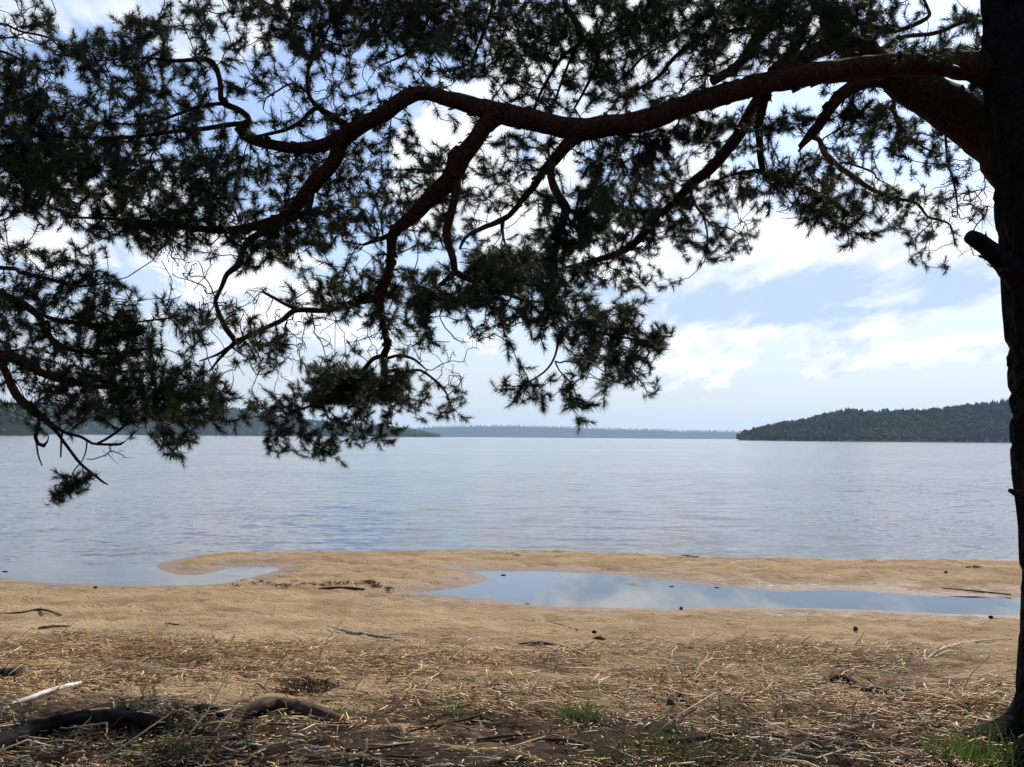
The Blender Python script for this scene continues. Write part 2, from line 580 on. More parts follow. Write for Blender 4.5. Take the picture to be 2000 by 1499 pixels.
# ------------------------------------------------------------------ water
def water_material(name, waves, tint, ior, rough):
    m, N = material(name)
    g = N.n('ShaderNodeNewGeometry')
    pos = g.outputs['Position']
    # wave slopes sampled at the point itself, so that far water keeps its sparkle and tilt
    def slope(vec, scale, detail, ax, ay, rgh=0.55, bias=0.045):   # bias leans normals towards the viewer, so reflections show higher sky
        t = N.n('ShaderNodeTexNoise')
        N.set(t, 'Vector', vec); N.set(t, 'Scale', scale); N.set(t, 'Detail', detail); N.set(t, 'Roughness', rgh)
        c = N.n('ShaderNodeVectorMath', operation='SUBTRACT'); N.set(c, 0, t.outputs['Color']); c.inputs[1].default_value = (.5, .5 + bias, .5)
        k = N.n('ShaderNodeVectorMath', operation='MULTIPLY'); N.set(k, 0, c.outputs[0]); k.inputs[1].default_value = (ax, ay, 0)
        return k.outputs[0]
    gust = N.ramp(N.noise(N.scaled(pos, 0.008, 0.035, 1), 1.0, 5, 0.62), 0.36, 0.64, 0.75, 1.2)
    near = N.ramp(N.n('ShaderNodeSeparateXYZ', ins={0: pos}).outputs[1], 13.2, 16.5, 0.15, 1.0)
    a = slope(N.scaled(pos, 0.5, 1.25, 1), 11.0, 4, 0.30, 0.62)
    b = slope(N.scaled(pos, 0.16, 0.50, 1), 4.6, 3, 0.18, 0.42)
    ad = N.n('ShaderNodeVectorMath', operation='ADD'); N.set(ad, 0, a); N.set(ad, 1, b)
    sc = N.n('ShaderNodeVectorMath', operation='SCALE'); N.set(sc, 0, ad.outputs[0]); N.set(sc, 'Scale', N.m('MULTIPLY', N.m('MULTIPLY', gust, near), waves))
    up = N.n('ShaderNodeVectorMath', operation='ADD'); N.set(up, 0, sc.outputs[0]); up.inputs[1].default_value = (0, 0, 1)
    nr = N.n('ShaderNodeVectorMath', operation='NORMALIZE'); N.set(nr, 0, up.outputs[0])
    fr = N.n('ShaderNodeFresnel', ins={'IOR': ior, 'Normal': nr.outputs[0]})
    gl = N.n('ShaderNodeBsdfGlossy', ins={'Color': (1, 1, 1, 1), 'Roughness': rough, 'Normal': nr.outputs[0]})
    tr = N.n('ShaderNodeBsdfTransparent', ins={'Color': tint})
    finish(N, N.n('ShaderNodeMixShader', ins={0: fr.outputs[0], 1: tr.outputs[0], 2: gl.outputs[0]}).outputs[0])
    return m


M_LAKE = water_material('lake_water', 0.80, (0.70, 0.60, 0.54, 1), 1.45, 0.09)
M_POND = water_material('still_water', 0.018, (0.62, 0.56, 0.50, 1), 2.0, 0.01)
# lake sheet: its near border runs hidden under the sand
border = [(-11700, 6.0), (-30, 11.0), (on_plane(520, 1150)[0], 11.5), (on_plane(605, 1118)[0], on_plane(605, 1118)[1])]
for p in ((760, 1100), (870, 1096), (940, 1094), (1300, 1108), (1600, 1122), (1990, 1131), (2600, 1150)):
    w_ = on_plane(*p)
    border.append((w_[0], w_[1]))
border.append((11700, border[-1][1]))
bt = np.array(border)
V = np.concatenate([np.c_[bt, np.zeros(len(bt))], np.c_[bt[:, 0], np.full(len(bt), 11500.0), np.zeros(len(bt))]])
V[:, 0] = np.clip(V[:, 0], -11700, 11700)
n = len(bt)
q = np.array([[k, k + 1, n + k + 1, n + k] for k in range(n - 1)])
obj('water', new_mesh('lake_water', V, q), M_LAKE, kind='structure', label='wide grey blue lake with small wind ripples')
up = [(790, 1158), (880, 1130), (890, 1108), (980, 1103), (1200, 1112), (1500, 1136), (1990, 1148), (2710, 1170)]
dn = [(790, 1162), (880, 1172), (890, 1174), (980, 1188), (1200, 1200), (1500, 1202), (1990, 1216), (2710, 1245)]
V = np.array([np.r_[on_plane(*p)[:2], 0] for p in dn + up])
n = len(up)
q = np.array([[k, k + 1, n + k + 1, n + k] for k in range(n - 1)])
obj('water', new_mesh('pond_water', V, q), M_POND, kind='structure', label='still shallow pool behind the sand bar')


# ------------------------------------------------------------------ far shores
def forest(bag, xs, ys, zs, hs, conifer, cols):
    for x, y, z, h, cf, c in zip(xs, ys, zs, hs, conifer, cols):
        if cf:
            k = 6
            a = np.arange(k) * 2 * math.pi / k + rng.uniform(0, 6)
            for (z0, z1, r) in ((0.02, 0.55, 0.24), (0.35, 0.8, 0.18), (0.6, 1.0, 0.11)):
                rr = r * h * rng.uniform(0.65, 1.25, k)
                V = np.c_[x + rr * np.cos(a), y + rr * np.sin(a), z + z0 * h + rng.uniform(-.04, .04, k) * h]
                V = np.r_[V, [[x + rng.normal(0, .01) * h, y, z + z1 * h]]]
                t = [[q_, (q_ + 1) % k, k] for q_ in range(k)]
                bag.add(V, None, t, c * rng.uniform(0.75, 1.2))
        else:
            k = 7
            for b in range(3):
                a = np.arange(k) * 2 * math.pi / k + rng.uniform(0, 6)
                cx, cy = x + rng.normal(0, .17) * h, y + rng.normal(0, .17) * h
                cz = z + h * rng.uniform(0.30, 0.74)
                r1 = 0.26 * h * rng.uniform(0.6, 1.2, k); r2 = 0.22 * h * rng.uniform(0.5, 1.2, k)
                V = np.r_[np.c_[cx + r1 * np.cos(a), cy + r1 * np.sin(a), cz - 0.12 * h + rng.uniform(-.08, .05, k) * h],
                          np.c_[cx + r2 * np.cos(a + .4), cy + r2 * np.sin(a + .4), cz + 0.1 * h + rng.uniform(-.06, .06, k) * h],
                          [[cx, cy, cz + 0.24 * h * rng.uniform(.8, 1.2)]]]
                q_ = [[u, (u + 1) % k, k + (u + 1) % k, k + u] for u in range(k)]
                t = [[k + u, k + (u + 1) % k, 2 * k] for u in range(k)]
                bag.add(V, q_, t, c * rng.uniform(0.8, 1.25))


def shore(name, wood_name, prof, water_py, dist, deep, x_lim, spacing, tree_h, mixed, label, wood_label, step=40, green=1.0):
    pp = np.array(prof, float)
    def height(x, y):
        px = 1000 + F * x / np.maximum(y, dist + deep * 0.6)
        py = np.interp(px, pp[:, 0], pp[:, 1])
        base = water_py + (px - 1000) * math.tan(ROLL)
        h = np.clip(base - py, 0, None) / F * (dist + deep * 0.6)
        h = np.clip(h - tree_h * 0.75, -1.5, None)
        rise = sstep(-0.02, 0.62, (y - dist - 25 * (fbm(x / 90, y * 0 + 1, None, 5, 2) - .5) * 2) / deep)
        return -1.2 + (h + 1.2) * rise + np.clip(h, 0, 6) * 0.25 * (fbm(x / 60, y / 60, None, 6, 3) - 0.5)
    xs = np.arange(x_lim[0], x_lim[1] + step, step)
    ys = np.linspace(dist - deep * 0.1, dist + deep * 1.3, 24)
    X, Y = np.meshgrid(xs, ys)
    Z = height(X, Y)
    Z[-1] = -2
    a, b = len(xs), len(ys)
    i, j = np.meshgrid(np.arange(b - 1), np.arange(a - 1), indexing='ij')
    q = np.stack([i * a + j, i * a + j + 1, (i + 1) * a + j + 1, (i + 1) * a + j], -1).reshape(-1, 4)
    me = new_mesh(name, np.stack([X.ravel(), Y.ravel(), Z.ravel()], 1), q, True)
    set_col(me, np.tile(np.array([[0.010, 0.016, 0.008]]), (a * b, 1)))
    obj(name, me, M_FOREST, kind='structure', label=label)
    tx = np.arange(x_lim[0], x_lim[1], spacing)
    ty = np.arange(dist - deep * 0.06 - 26, dist + deep * 0.85, spacing * 1.25)
    X, Y = np.meshgrid(tx, ty)
    X = (X + rng.uniform(-.5, .5, X.shape) * spacing).ravel(); Y = (Y + rng.uniform(-.5, .5, Y.shape) * spacing).ravel()
    Z = height(X, Y)
    px = 1000 + F * X / (dist + deep * 0.6)
    base = water_py + (px - 1000) * math.tan(ROLL)
    k = (Z > -0.6) & (np.interp(px, pp[:, 0], pp[:, 1]) < base - 3)
    X, Y, Z, px = X[k], Y[k], Z[k], px[k]
    avail = (np.clip(base[k] - np.interp(px, pp[:, 0], pp[:, 1]), 0, None)) / F * dist
    H = np.minimum(tree_h * rng.uniform(0.72, 1.22, len(X)), np.maximum(avail * 0.95, 3))
    patch_ = fbm(X / (spacing * 9), Y / (spacing * 9) + 3, None, 8, 3)
    con = rng.random(len(X)) > np.clip((patch_ - 0.42) * 4 * mixed + 0.25 * mixed, 0, 0.95)
    dk = np.array([0.022, 0.036, 0.020]); br = np.array([0.055, 0.085, 0.026])
    cols = np.where(con[:, None], dk[None], br[None]) * rng.uniform(0.75, 1.25, (len(X), 1)) * green
    bag = Bag()
    forest(bag, X, Y, Z, H, con, cols)
    obj(wood_name, bag.mesh(wood_name), M_FOREST, kind='stuff', label=wood_label)


shore('headland', 'headland_forest', [(1436, 862), (1440, 852), (1452, 845), (1480, 838), (1520, 829), (1560, 823), (1600, 813), (1640, 804), (1662, 799), (1690, 805), (1740, 803), (1800, 802),
       (1850, 796), (1920, 788), (1975, 781), (2100, 772), (2500, 765), (3200, 780)], 857.5, 1250, 360, (330, 1650), 8.4, 12.0, 0.9,
      'dark wooded headland rising out of the lake to the right', 'dark mixed forest covering the headland', 10, 0.5)
shore('hills', 'hillside_forest', [(-900, 770), (-300, 775), (0, 788), (100, 790), (200, 795), (330, 798), (430, 797), (480, 800), (530, 808), (600, 821), (680, 827), (750, 832),
       (800, 840), (860, 848), (885, 852), (900, 860)], 856.5, 2900, 600, (-3600, -160), 19.0, 19.0, 1.6,
      'long green wooded hill on the far shore behind the hanging branches', 'green mixed forest on the long hill across the lake', 60, 1.0)
shore('shore_point', 'shore_forest', [(-1500, 740), (-700, 765), (-200, 780), (0, 786), (40, 792), (56, 806), (63, 845), (66, 862)], 858.0, 900, 260, (-2200, -530), 10.0, 15.0, 0.7,
      'near wooded point at the edge of the lake', 'dark forest on the near wooded point', 8)
shore('far_hills', 'distant_forest', [(-2000, 830), (300, 838), (760, 837), (800, 836), (850, 833), (930, 831), (1000, 831), (1050, 832), (1150, 835), (1200, 837), (1300, 839), (1335, 842),
       (1352, 840), (1400, 841), (1440, 842), (1600, 838), (2200, 830), (3600, 835)], 855.4, 8600, 1100, (-4400, 7400), 60.0, 20.0, 1.0,
      'low blue hills at the far end of the lake', 'distant forest on the low blue hills', 60)

# ------------------------------------------------------------------ haze
HZ = 0.00006
V = np.array([[x, y, z] for x in (-11950, 11950) for y in (-450, 11850) for z in (-9, 260)], float)
q = np.array([[0, 1, 3, 2], [4, 6, 7, 5], [0, 4, 5, 1], [2, 3, 7, 6], [0, 2, 6, 4], [1, 5, 7, 3]])
M_HAZE, N = material('haze')
pv = N.n('ShaderNodeVolumePrincipled', ins={'Color': (0.50, 0.72, 1.0, 1), 'Density': HZ, 'Anisotropy': 0.25})
o = N.n('ShaderNodeOutputMaterial', ins={'Volume': pv.outputs[0]})
M_HAZE.cycles.homogeneous_volume = True
obj('haze', new_mesh('haze', V, q), M_HAZE, kind='stuff', label='thin blue haze over the lake')

# ------------------------------------------------------------------ pine trees
def px_limb(pts):
    """(x, y, depth, width) in photograph pixels / metres -> rows of x, y, z, radius"""
    return np.array([np.r_[at(a, b, d), 0.5 * w * d / F] for a, b, d, w in pts])


RIGHT = [
    ('bough', [(2000, 150, 4.62, 84), (1950, 140, 4.52, 70), (1890, 130, 4.44, 56), (1820, 126, 4.42, 50), (1750, 127, 4.42, 47), (1650, 139, 4.45, 45), (1550, 152, 4.5, 42), (1450, 174, 4.55, 40),
               (1350, 203, 4.6, 40), (1270, 231, 4.65, 43), (1200, 245, 4.7, 43), (1130, 253, 4.75, 43), (1060, 242, 4.8, 42), (980, 222, 4.85, 43), (960, 216, 4.85, 38), (900, 200, 4.88, 32),
               (835, 184, 4.9, 27), (797, 190, 4.9, 31), (745, 226, 4.92, 31), (700, 248, 4.95, 33), (665, 275, 5.0, 34), (655, 310, 5.05, 30), (622, 350, 5.1, 30), (585, 392, 5.15, 26), (562, 422, 5.2, 20),
               (480, 446, 5.25, 16), (420, 450, 5.3, 14), (340, 441, 5.4, 11), (250, 430, 5.5, 8), (150, 425, 5.6, 4)]),
    ('branch', [(610, 372, 5.12, 14), (600, 412, 5.1, 12), (570, 430, 5.08, 12), (520, 452, 5.05, 13), (482, 474, 5.02, 13), (466, 516, 5.0, 14), (444, 534, 5.0, 10), (434, 558, 5.0, 9), (421, 590, 5.0, 9),
                (425, 606, 5.0, 9), (440, 640, 5.0, 11), (458, 668, 5.0, 11), (440, 684, 5.0, 8), (420, 695, 5.02, 5), (390, 706, 5.05, 3)]),
    ('branch', [(668, 262, 5.0, 24), (640, 280, 5.02, 24), (600, 289, 5.05, 24), (560, 288, 5.08, 22), (510, 277, 5.1, 20), (482, 265, 5.12, 22), (468, 252, 5.12, 20), (486, 236, 5.12, 13), (472, 219, 5.13, 12),
                (440, 204, 5.15, 13), (431, 192, 5.15, 11), (431, 168, 5.18, 10), (426, 142, 5.2, 10), (414, 121, 5.22, 10), (395, 117, 5.24, 9), (340, 119, 5.3, 7), (280, 114, 5.35, 5), (180, 120, 5.4, 3)]),
    ('branch', [(480, 242, 5.12, 11), (440, 245, 5.1, 10), (400, 252, 5.08, 9), (340, 257, 5.05, 8), (260, 268, 5.05, 7), (160, 270, 5.05, 5), (60, 267, 5.05, 3)]),
    ('branch', [(436, 203, 5.15, 8), (390, 208, 5.2, 7), (340, 226, 5.22, 6), (290, 241, 5.25, 6), (240, 243, 5.3, 5), (170, 236, 5.35, 3)]),
    ('branch', [(676, 246, 4.98, 16), (650, 228, 5.0, 14), (620, 208, 5.05, 11), (604, 186, 5.1, 8), (599, 152, 5.15, 6), (608, 122, 5.2, 6), (620, 104, 5.25, 5), (640, 60, 5.35, 4), (660, 10, 5.4, 3)]),
    ('branch', [(622, 209, 5.05, 10), (606, 218, 5.04, 10), (588, 238, 5.0, 9), (560, 253, 5.0, 8), (520, 263, 5.0, 7), (488, 269, 5.05, 5)]),
    ('branch', [(600, 182, 5.1, 5), (570, 164, 5.12, 4), (540, 180, 5.1, 3.5), (520, 192, 5.1, 3), (514, 214, 5.1, 2.5)]),
    ('branch', [(975, 222, 4.85, 44), (950, 243, 4.85, 36), (930, 271, 4.87, 33), (900, 308, 4.9, 36), (878, 354, 4.95, 38), (840, 388, 5.0, 32), (800, 428, 5.05, 28), (778, 446, 5.06, 24), (766, 464, 5.06, 20),
                (764, 500, 5.25, 18), (758, 540, 5.5, 19), (740, 574, 5.75, 22), (744, 602, 5.9, 15), (748, 628, 6.0, 13), (752, 652, 6.1, 13), (757, 674, 6.2, 13), (749, 696, 6.3, 14), (752, 720, 6.35, 11), (754, 746, 6.4, 7)]),
    ('branch_stub', [(772, 456, 5.06, 14), (740, 468, 5.04, 9), (711, 478, 5.0, 6)]),
    ('branch', [(742, 576, 5.75, 16), (728, 584, 5.8, 14), (682, 594, 5.85, 12), (640, 607, 5.85, 11), (580, 606, 5.7, 11), (550, 626, 5.6, 10), (516, 642, 5.5, 9), (480, 660, 5.4, 9), (458, 670, 5.4, 9), (430, 700, 5.4, 6), (408, 726, 5.4, 3)]),
    ('branch_stub', [(582, 604, 5.7, 8), (560, 596, 5.68, 6), (536, 583, 5.66, 6), (514, 571, 5.64, 5)]),
    ('branch', [(752, 694, 6.3, 11), (730, 701, 6.3, 9), (710, 722, 6.3, 8), (690, 740, 6.3, 8), (660, 766, 6.3, 6), (620, 790, 6.25, 4), (560, 806, 6.2, 3)]),
    ('branch', [(754, 728, 6.35, 8), (772, 723, 6.35, 8), (792, 728, 6.35, 7), (820, 724, 6.35, 5), (850, 744, 6.4, 5), (870, 766, 6.4, 4), (882, 796, 6.4, 3)]),
    ('branch', [(756, 700, 6.3, 7), (780, 695, 6.3, 6), (808, 702, 6.3, 5), (832, 722, 6.3, 3)]),
    ('branch', [(892, 352, 4.93, 18), (889, 386, 4.9, 17), (882, 412, 4.88, 17), (873, 450, 4.86, 18), (875, 476, 4.86, 16), (885, 504, 4.86, 14), (890, 532, 4.86, 14), (904, 541, 4.88, 12), (930, 550, 4.9, 11), (956, 565, 4.92, 9), (992, 575, 4.95, 8),
                (1020, 586, 4.97, 7), (1052, 590, 5.0, 4)]),
    ('branch', [(889, 532, 4.86, 12), (872, 546, 4.85, 10), (850, 567, 4.85, 9), (840, 592, 4.85, 8), (835, 622, 4.86, 4)]),
    ('branch_stub', [(886, 352, 4.93, 22), (879, 322, 4.9, 15), (880, 302, 4.89, 13), (893, 291, 4.88, 14), (906, 292, 4.88, 10)]),
    ('branch', [(1135, 258, 4.75, 30), (1108, 282, 4.78, 25), (1086, 310, 4.85, 22), (1064, 331, 4.95, 17), (1044, 361, 5.1, 13), (1020, 391, 5.3, 12), (1001, 415, 5.45, 11), (980, 430, 5.6, 11), (940, 447, 5.9, 9), (910, 464, 6.2, 7), (898, 486, 6.4, 5)]),
    ('branch', [(981, 428, 5.6, 9), (981, 450, 5.8, 6), (988, 478, 6.1, 5), (1010, 500, 6.5, 4), (1060, 510, 6.8, 3)]),
    ('branch', [(1080, 318, 4.8, 16), (1075, 338, 4.78, 15), (1080, 361, 4.76, 16), (1092, 385, 4.75, 16), (1105, 406, 4.74, 18), (1102, 426, 4.74, 17), (1094, 454, 4.74, 15), (1087, 480, 4.74, 14), (1082, 511, 4.74, 14), (1078, 550, 4.74, 14), (1070, 580, 4.74, 13),
                (1068, 602, 4.75, 12), (1084, 610, 4.78, 9), (1106, 615, 4.8, 9), (1130, 630, 4.85, 8), (1160, 648, 4.9, 7), (1200, 656, 4.95, 5), (1260, 668, 5.0, 3)]),
    ('branch', [(1106, 408, 4.74, 9), (1124, 418, 4.72, 8), (1132, 440, 4.7, 6), (1138, 464, 4.7, 4)]),
    ('branch', [(1100, 640, 4.82, 6), (1091, 664, 4.84, 5), (1085, 694, 4.85, 4), (1070, 720, 4.86, 4), (1044, 740, 4.86, 3), (1020, 752, 4.86, 2.5)]),
    ('branch', [(1084, 706, 4.85, 3.5), (1092, 724, 4.86, 3), (1106, 738, 4.86, 3), (1119, 754, 4.86, 2.6), (1126, 778, 4.86, 2.4)]),
    ('branch', [(1640, 78, 5.3, 34), (1560, 120, 5.6, 30), (1500, 170, 5.9, 28), (1468, 220, 6.1, 26), (1440, 268, 6.2, 24), (1406, 310, 6.3, 22), (1380, 337, 6.35, 21), (1352, 358, 6.4, 20), (1330, 382, 6.4, 17), (1308, 404, 6.4, 14), (1280, 424, 6.4, 15), (1260, 456, 6.4, 14), (1232, 481, 6.4, 14),
                (1205, 496, 6.4, 13), (1180, 504, 6.4, 12), (1142, 516, 6.4, 10), (1100, 524, 6.4, 6), (1040, 540, 6.4, 4)]),
    ('branch', [(1350, 360, 6.4, 8), (1352, 386, 6.38, 6), (1366, 412, 6.35, 5), (1392, 442, 6.32, 4), (1424, 446, 6.3, 3), (1450, 462, 6.3, 2.5)]),
    ('branch', [(1372, 420, 6.34, 4), (1380, 446, 6.32, 4), (1382, 478, 6.32, 3), (1376, 510, 6.32, 2)]),
    ('branch', [(1490, 176, 4.58, 26), (1486, 215, 4.75, 20), (1483, 256, 4.85, 14), (1484, 296, 4.9, 13), (1489, 332, 4.95, 12), (1496, 342, 5.0, 9), (1540, 352, 5.1, 8), (1600, 380, 5.2, 6), (1660, 420, 5.3, 4)]),
    ('branch', [(1488, 334, 4.95, 9), (1462, 336, 5.0, 8), (1420, 345, 5.1, 6), (1390, 362, 5.2, 4)]),
    ('bough', [(2030, 380, 4.55, 110), (1985, 325, 4.62, 98), (1925, 264, 4.75, 92), (1868, 222, 4.85, 88), (1810, 186, 4.95, 80), (1752, 148, 5.05, 72), (1700, 116, 5.15, 60), (1655, 88, 5.25, 48), (1626, 54, 5.35, 38), (1612, 10, 5.45, 32), (1606, -60, 5.6, 28), (1590, -160, 5.8, 22)]),
    ('branch_stub', [(1726, 150, 5.0, 34), (1692, 160, 4.95, 27), (1662, 172, 4.92, 25), (1632, 196, 4.9, 23), (1606, 236, 4.9, 19), (1584, 264, 4.9, 18), (1562, 287, 4.9, 10)]),
    ('branch', [(1584, 268, 4.9, 12), (1600, 274, 5.1, 11), (1612, 300, 5.6, 12), (1638, 326, 6.2, 12), (1668, 346, 6.7, 11), (1692, 364, 7.0, 10), (1722, 380, 7.2, 9), (1752, 388, 7.3, 7), (1790, 398, 7.3, 6), (1812, 424, 7.3, 5), (1834, 430, 7.3, 5), (1856, 441, 7.3, 4), (1865, 474, 7.3, 3)]),
    ('branch', [(1636, 322, 6.15, 6), (1652, 318, 6.3, 5), (1680, 327, 6.5, 4.5), (1706, 338, 6.6, 4), (1714, 350, 6.7, 3), (1738, 362, 6.8, 2)]),
    ('branch', [(1392, 158, 4.58, 18), (1430, 136, 4.62, 17), (1456, 112, 4.68, 19), (1477, 80, 4.72, 22), (1496, 46, 4.76, 23), (1520, 22, 4.8, 23), (1540, -4, 4.85, 22), (1566, -60, 4.95, 20), (1590, -150, 5.1, 14)]),
    ('branch', [(1494, 40, 4.77, 10), (1478, 28, 4.75, 14), (1470, 6, 4.72, 10), (1455, -40, 4.7, 7)]),
    ('branch', [(1402, 150, 4.58, 7), (1370, 148, 4.56, 4), (1345, 156, 4.55, 3), (1325, 182, 4.56, 2.5)]),
    ('branch', [(1508, 140, 4.62, 22), (1540, 112, 4.85, 20), (1560, 84, 5.0, 18), (1572, 50, 5.1, 16), (1590, 16, 5.2, 14), (1600, -40, 5.35, 10)]),
    ('branch', [(1215, 190, 5.3, 4), (1240, 178, 5.32, 6), (1284, 152, 5.35, 7), (1310, 121, 5.4, 8), (1340, 92, 5.45, 8), (1372, 74, 5.5, 8), (1420, 62, 5.55, 8), (1500, 50, 5.6, 8)]),
    ('branch', [(1200, 165, 5.3, 4), (1230, 140, 5.3, 5), (1252, 116, 5.32, 5), (1290, 90, 5.35, 5), (1340, 60, 5.4, 5), (1400, 20, 5.45, 5)]),
    ('branch', [(1096, -120, 5.6, 14), (1098, -40, 5.5, 13), (1104, 6, 5.4, 12), (1122, 38, 5.35, 12), (1132, 66, 5.3, 12), (1154, 92, 5.25, 11), (1168, 112, 5.2, 9), (1160, 140, 5.2, 7), (1140, 180, 5.2, 5), (1122, 212, 5.2, 4)]),
    ('branch', [(1140, 80, 5.3, 7), (1102, 108, 5.28, 7), (1080, 140, 5.25, 6), (1060, 174, 5.22, 6), (1042, 214, 5.2, 5)]),
    ('branch', [(1134, 78, 5.3, 6), (1118, 106, 5.3, 5), (1097, 160, 5.3, 5), (1078, 212, 5.3, 4)]),
    ('branch', [(990, -140, 5.8, 12), (976, -50, 5.6, 10), (964, 6, 5.5, 9), (950, 52, 5.45, 8), (931, 96, 5.4, 6), (920, 122, 5.4, 5), (880, 140, 5.4, 3)]),
    ('branch', [(760, -160, 5.9, 12), (770, -60, 5.7, 10), (760, 20, 5.6, 8), (720, 70, 5.55, 6), (670, 90, 5.5, 4), (600, 60, 5.5, 4), (520, 20, 5.5, 3)]),
    ('branch', [(880, -140, 5.7, 10), (860, -20, 5.6, 9), (830, 50, 5.5, 7), (800, 100, 5.5, 5), (740, 130, 5.5, 3)]),
    ('branch', [(1300, -120, 5.8, 14), (1290, -40, 5.7, 12), (1260, 20, 5.6, 9), (1220, 60, 5.6, 5)]),
    ('branch', [(1845, 215, 5.1, 8), (1848, 280, 5.2, 5), (1851, 320, 5.2, 4), (1860, 347, 5.2, 4), (1868, 385, 5.2, 3.5), (1870, 414, 5.2, 2.5)]),
    ('branch', [(1612, 30, 5.4, 14), (1680, 45, 5.6, 10), (1750, 60, 5.8, 9), (1810, 36, 5.9, 8), (1812, 18, 5.95, 6), (1800, -10, 6.0, 5)]),
    ('branch', [(1700, 112, 5.2, 12), (1760, 74, 5.5, 9), (1830, 64, 5.7, 8), (1910, 30, 5.9, 8)]),
    ('bough', [(2060, 300, 4.6, 80), (2090, 250, 5.2, 50), (2110, 280, 5.9, 34), (2120, 320, 6.6, 22), (2100, 360, 7.2, 10)]),  # unseen bough with its two branches, added to throw shade on the foreground
    ('branch', [(2112, 290, 6.0, 18), (2060, 330, 6.5, 12), (2010, 350, 6.9, 6)]),
    ('branch', [(2118, 300, 6.2, 18), (2200, 330, 6.5, 12), (2280, 360, 6.8, 6)]),
    ('branch', [(1760, 180, 5.3, 9), (1745, 205, 5.5, 8), (1755, 240, 5.6, 8), (1790, 280, 5.7, 5), (1830, 300, 5.8, 3)]),
    ('branch_stub', [(1995, 545, 4.4, 60), (1962, 514, 4.34, 44), (1938, 492, 4.3, 36), (1914, 474, 4.28, 32), (1893, 462, 4.26, 28)]),
    ('branch_stub', [(1996, 968, 4.3, 20), (1984, 964, 4.26, 14), (1972, 958, 4.24, 8)]),
    ('branch_stub', [(1965, 528, 4.3, 12), (1950, 526, 4.28, 6), (1942, 525, 4.27, 3)]),
]
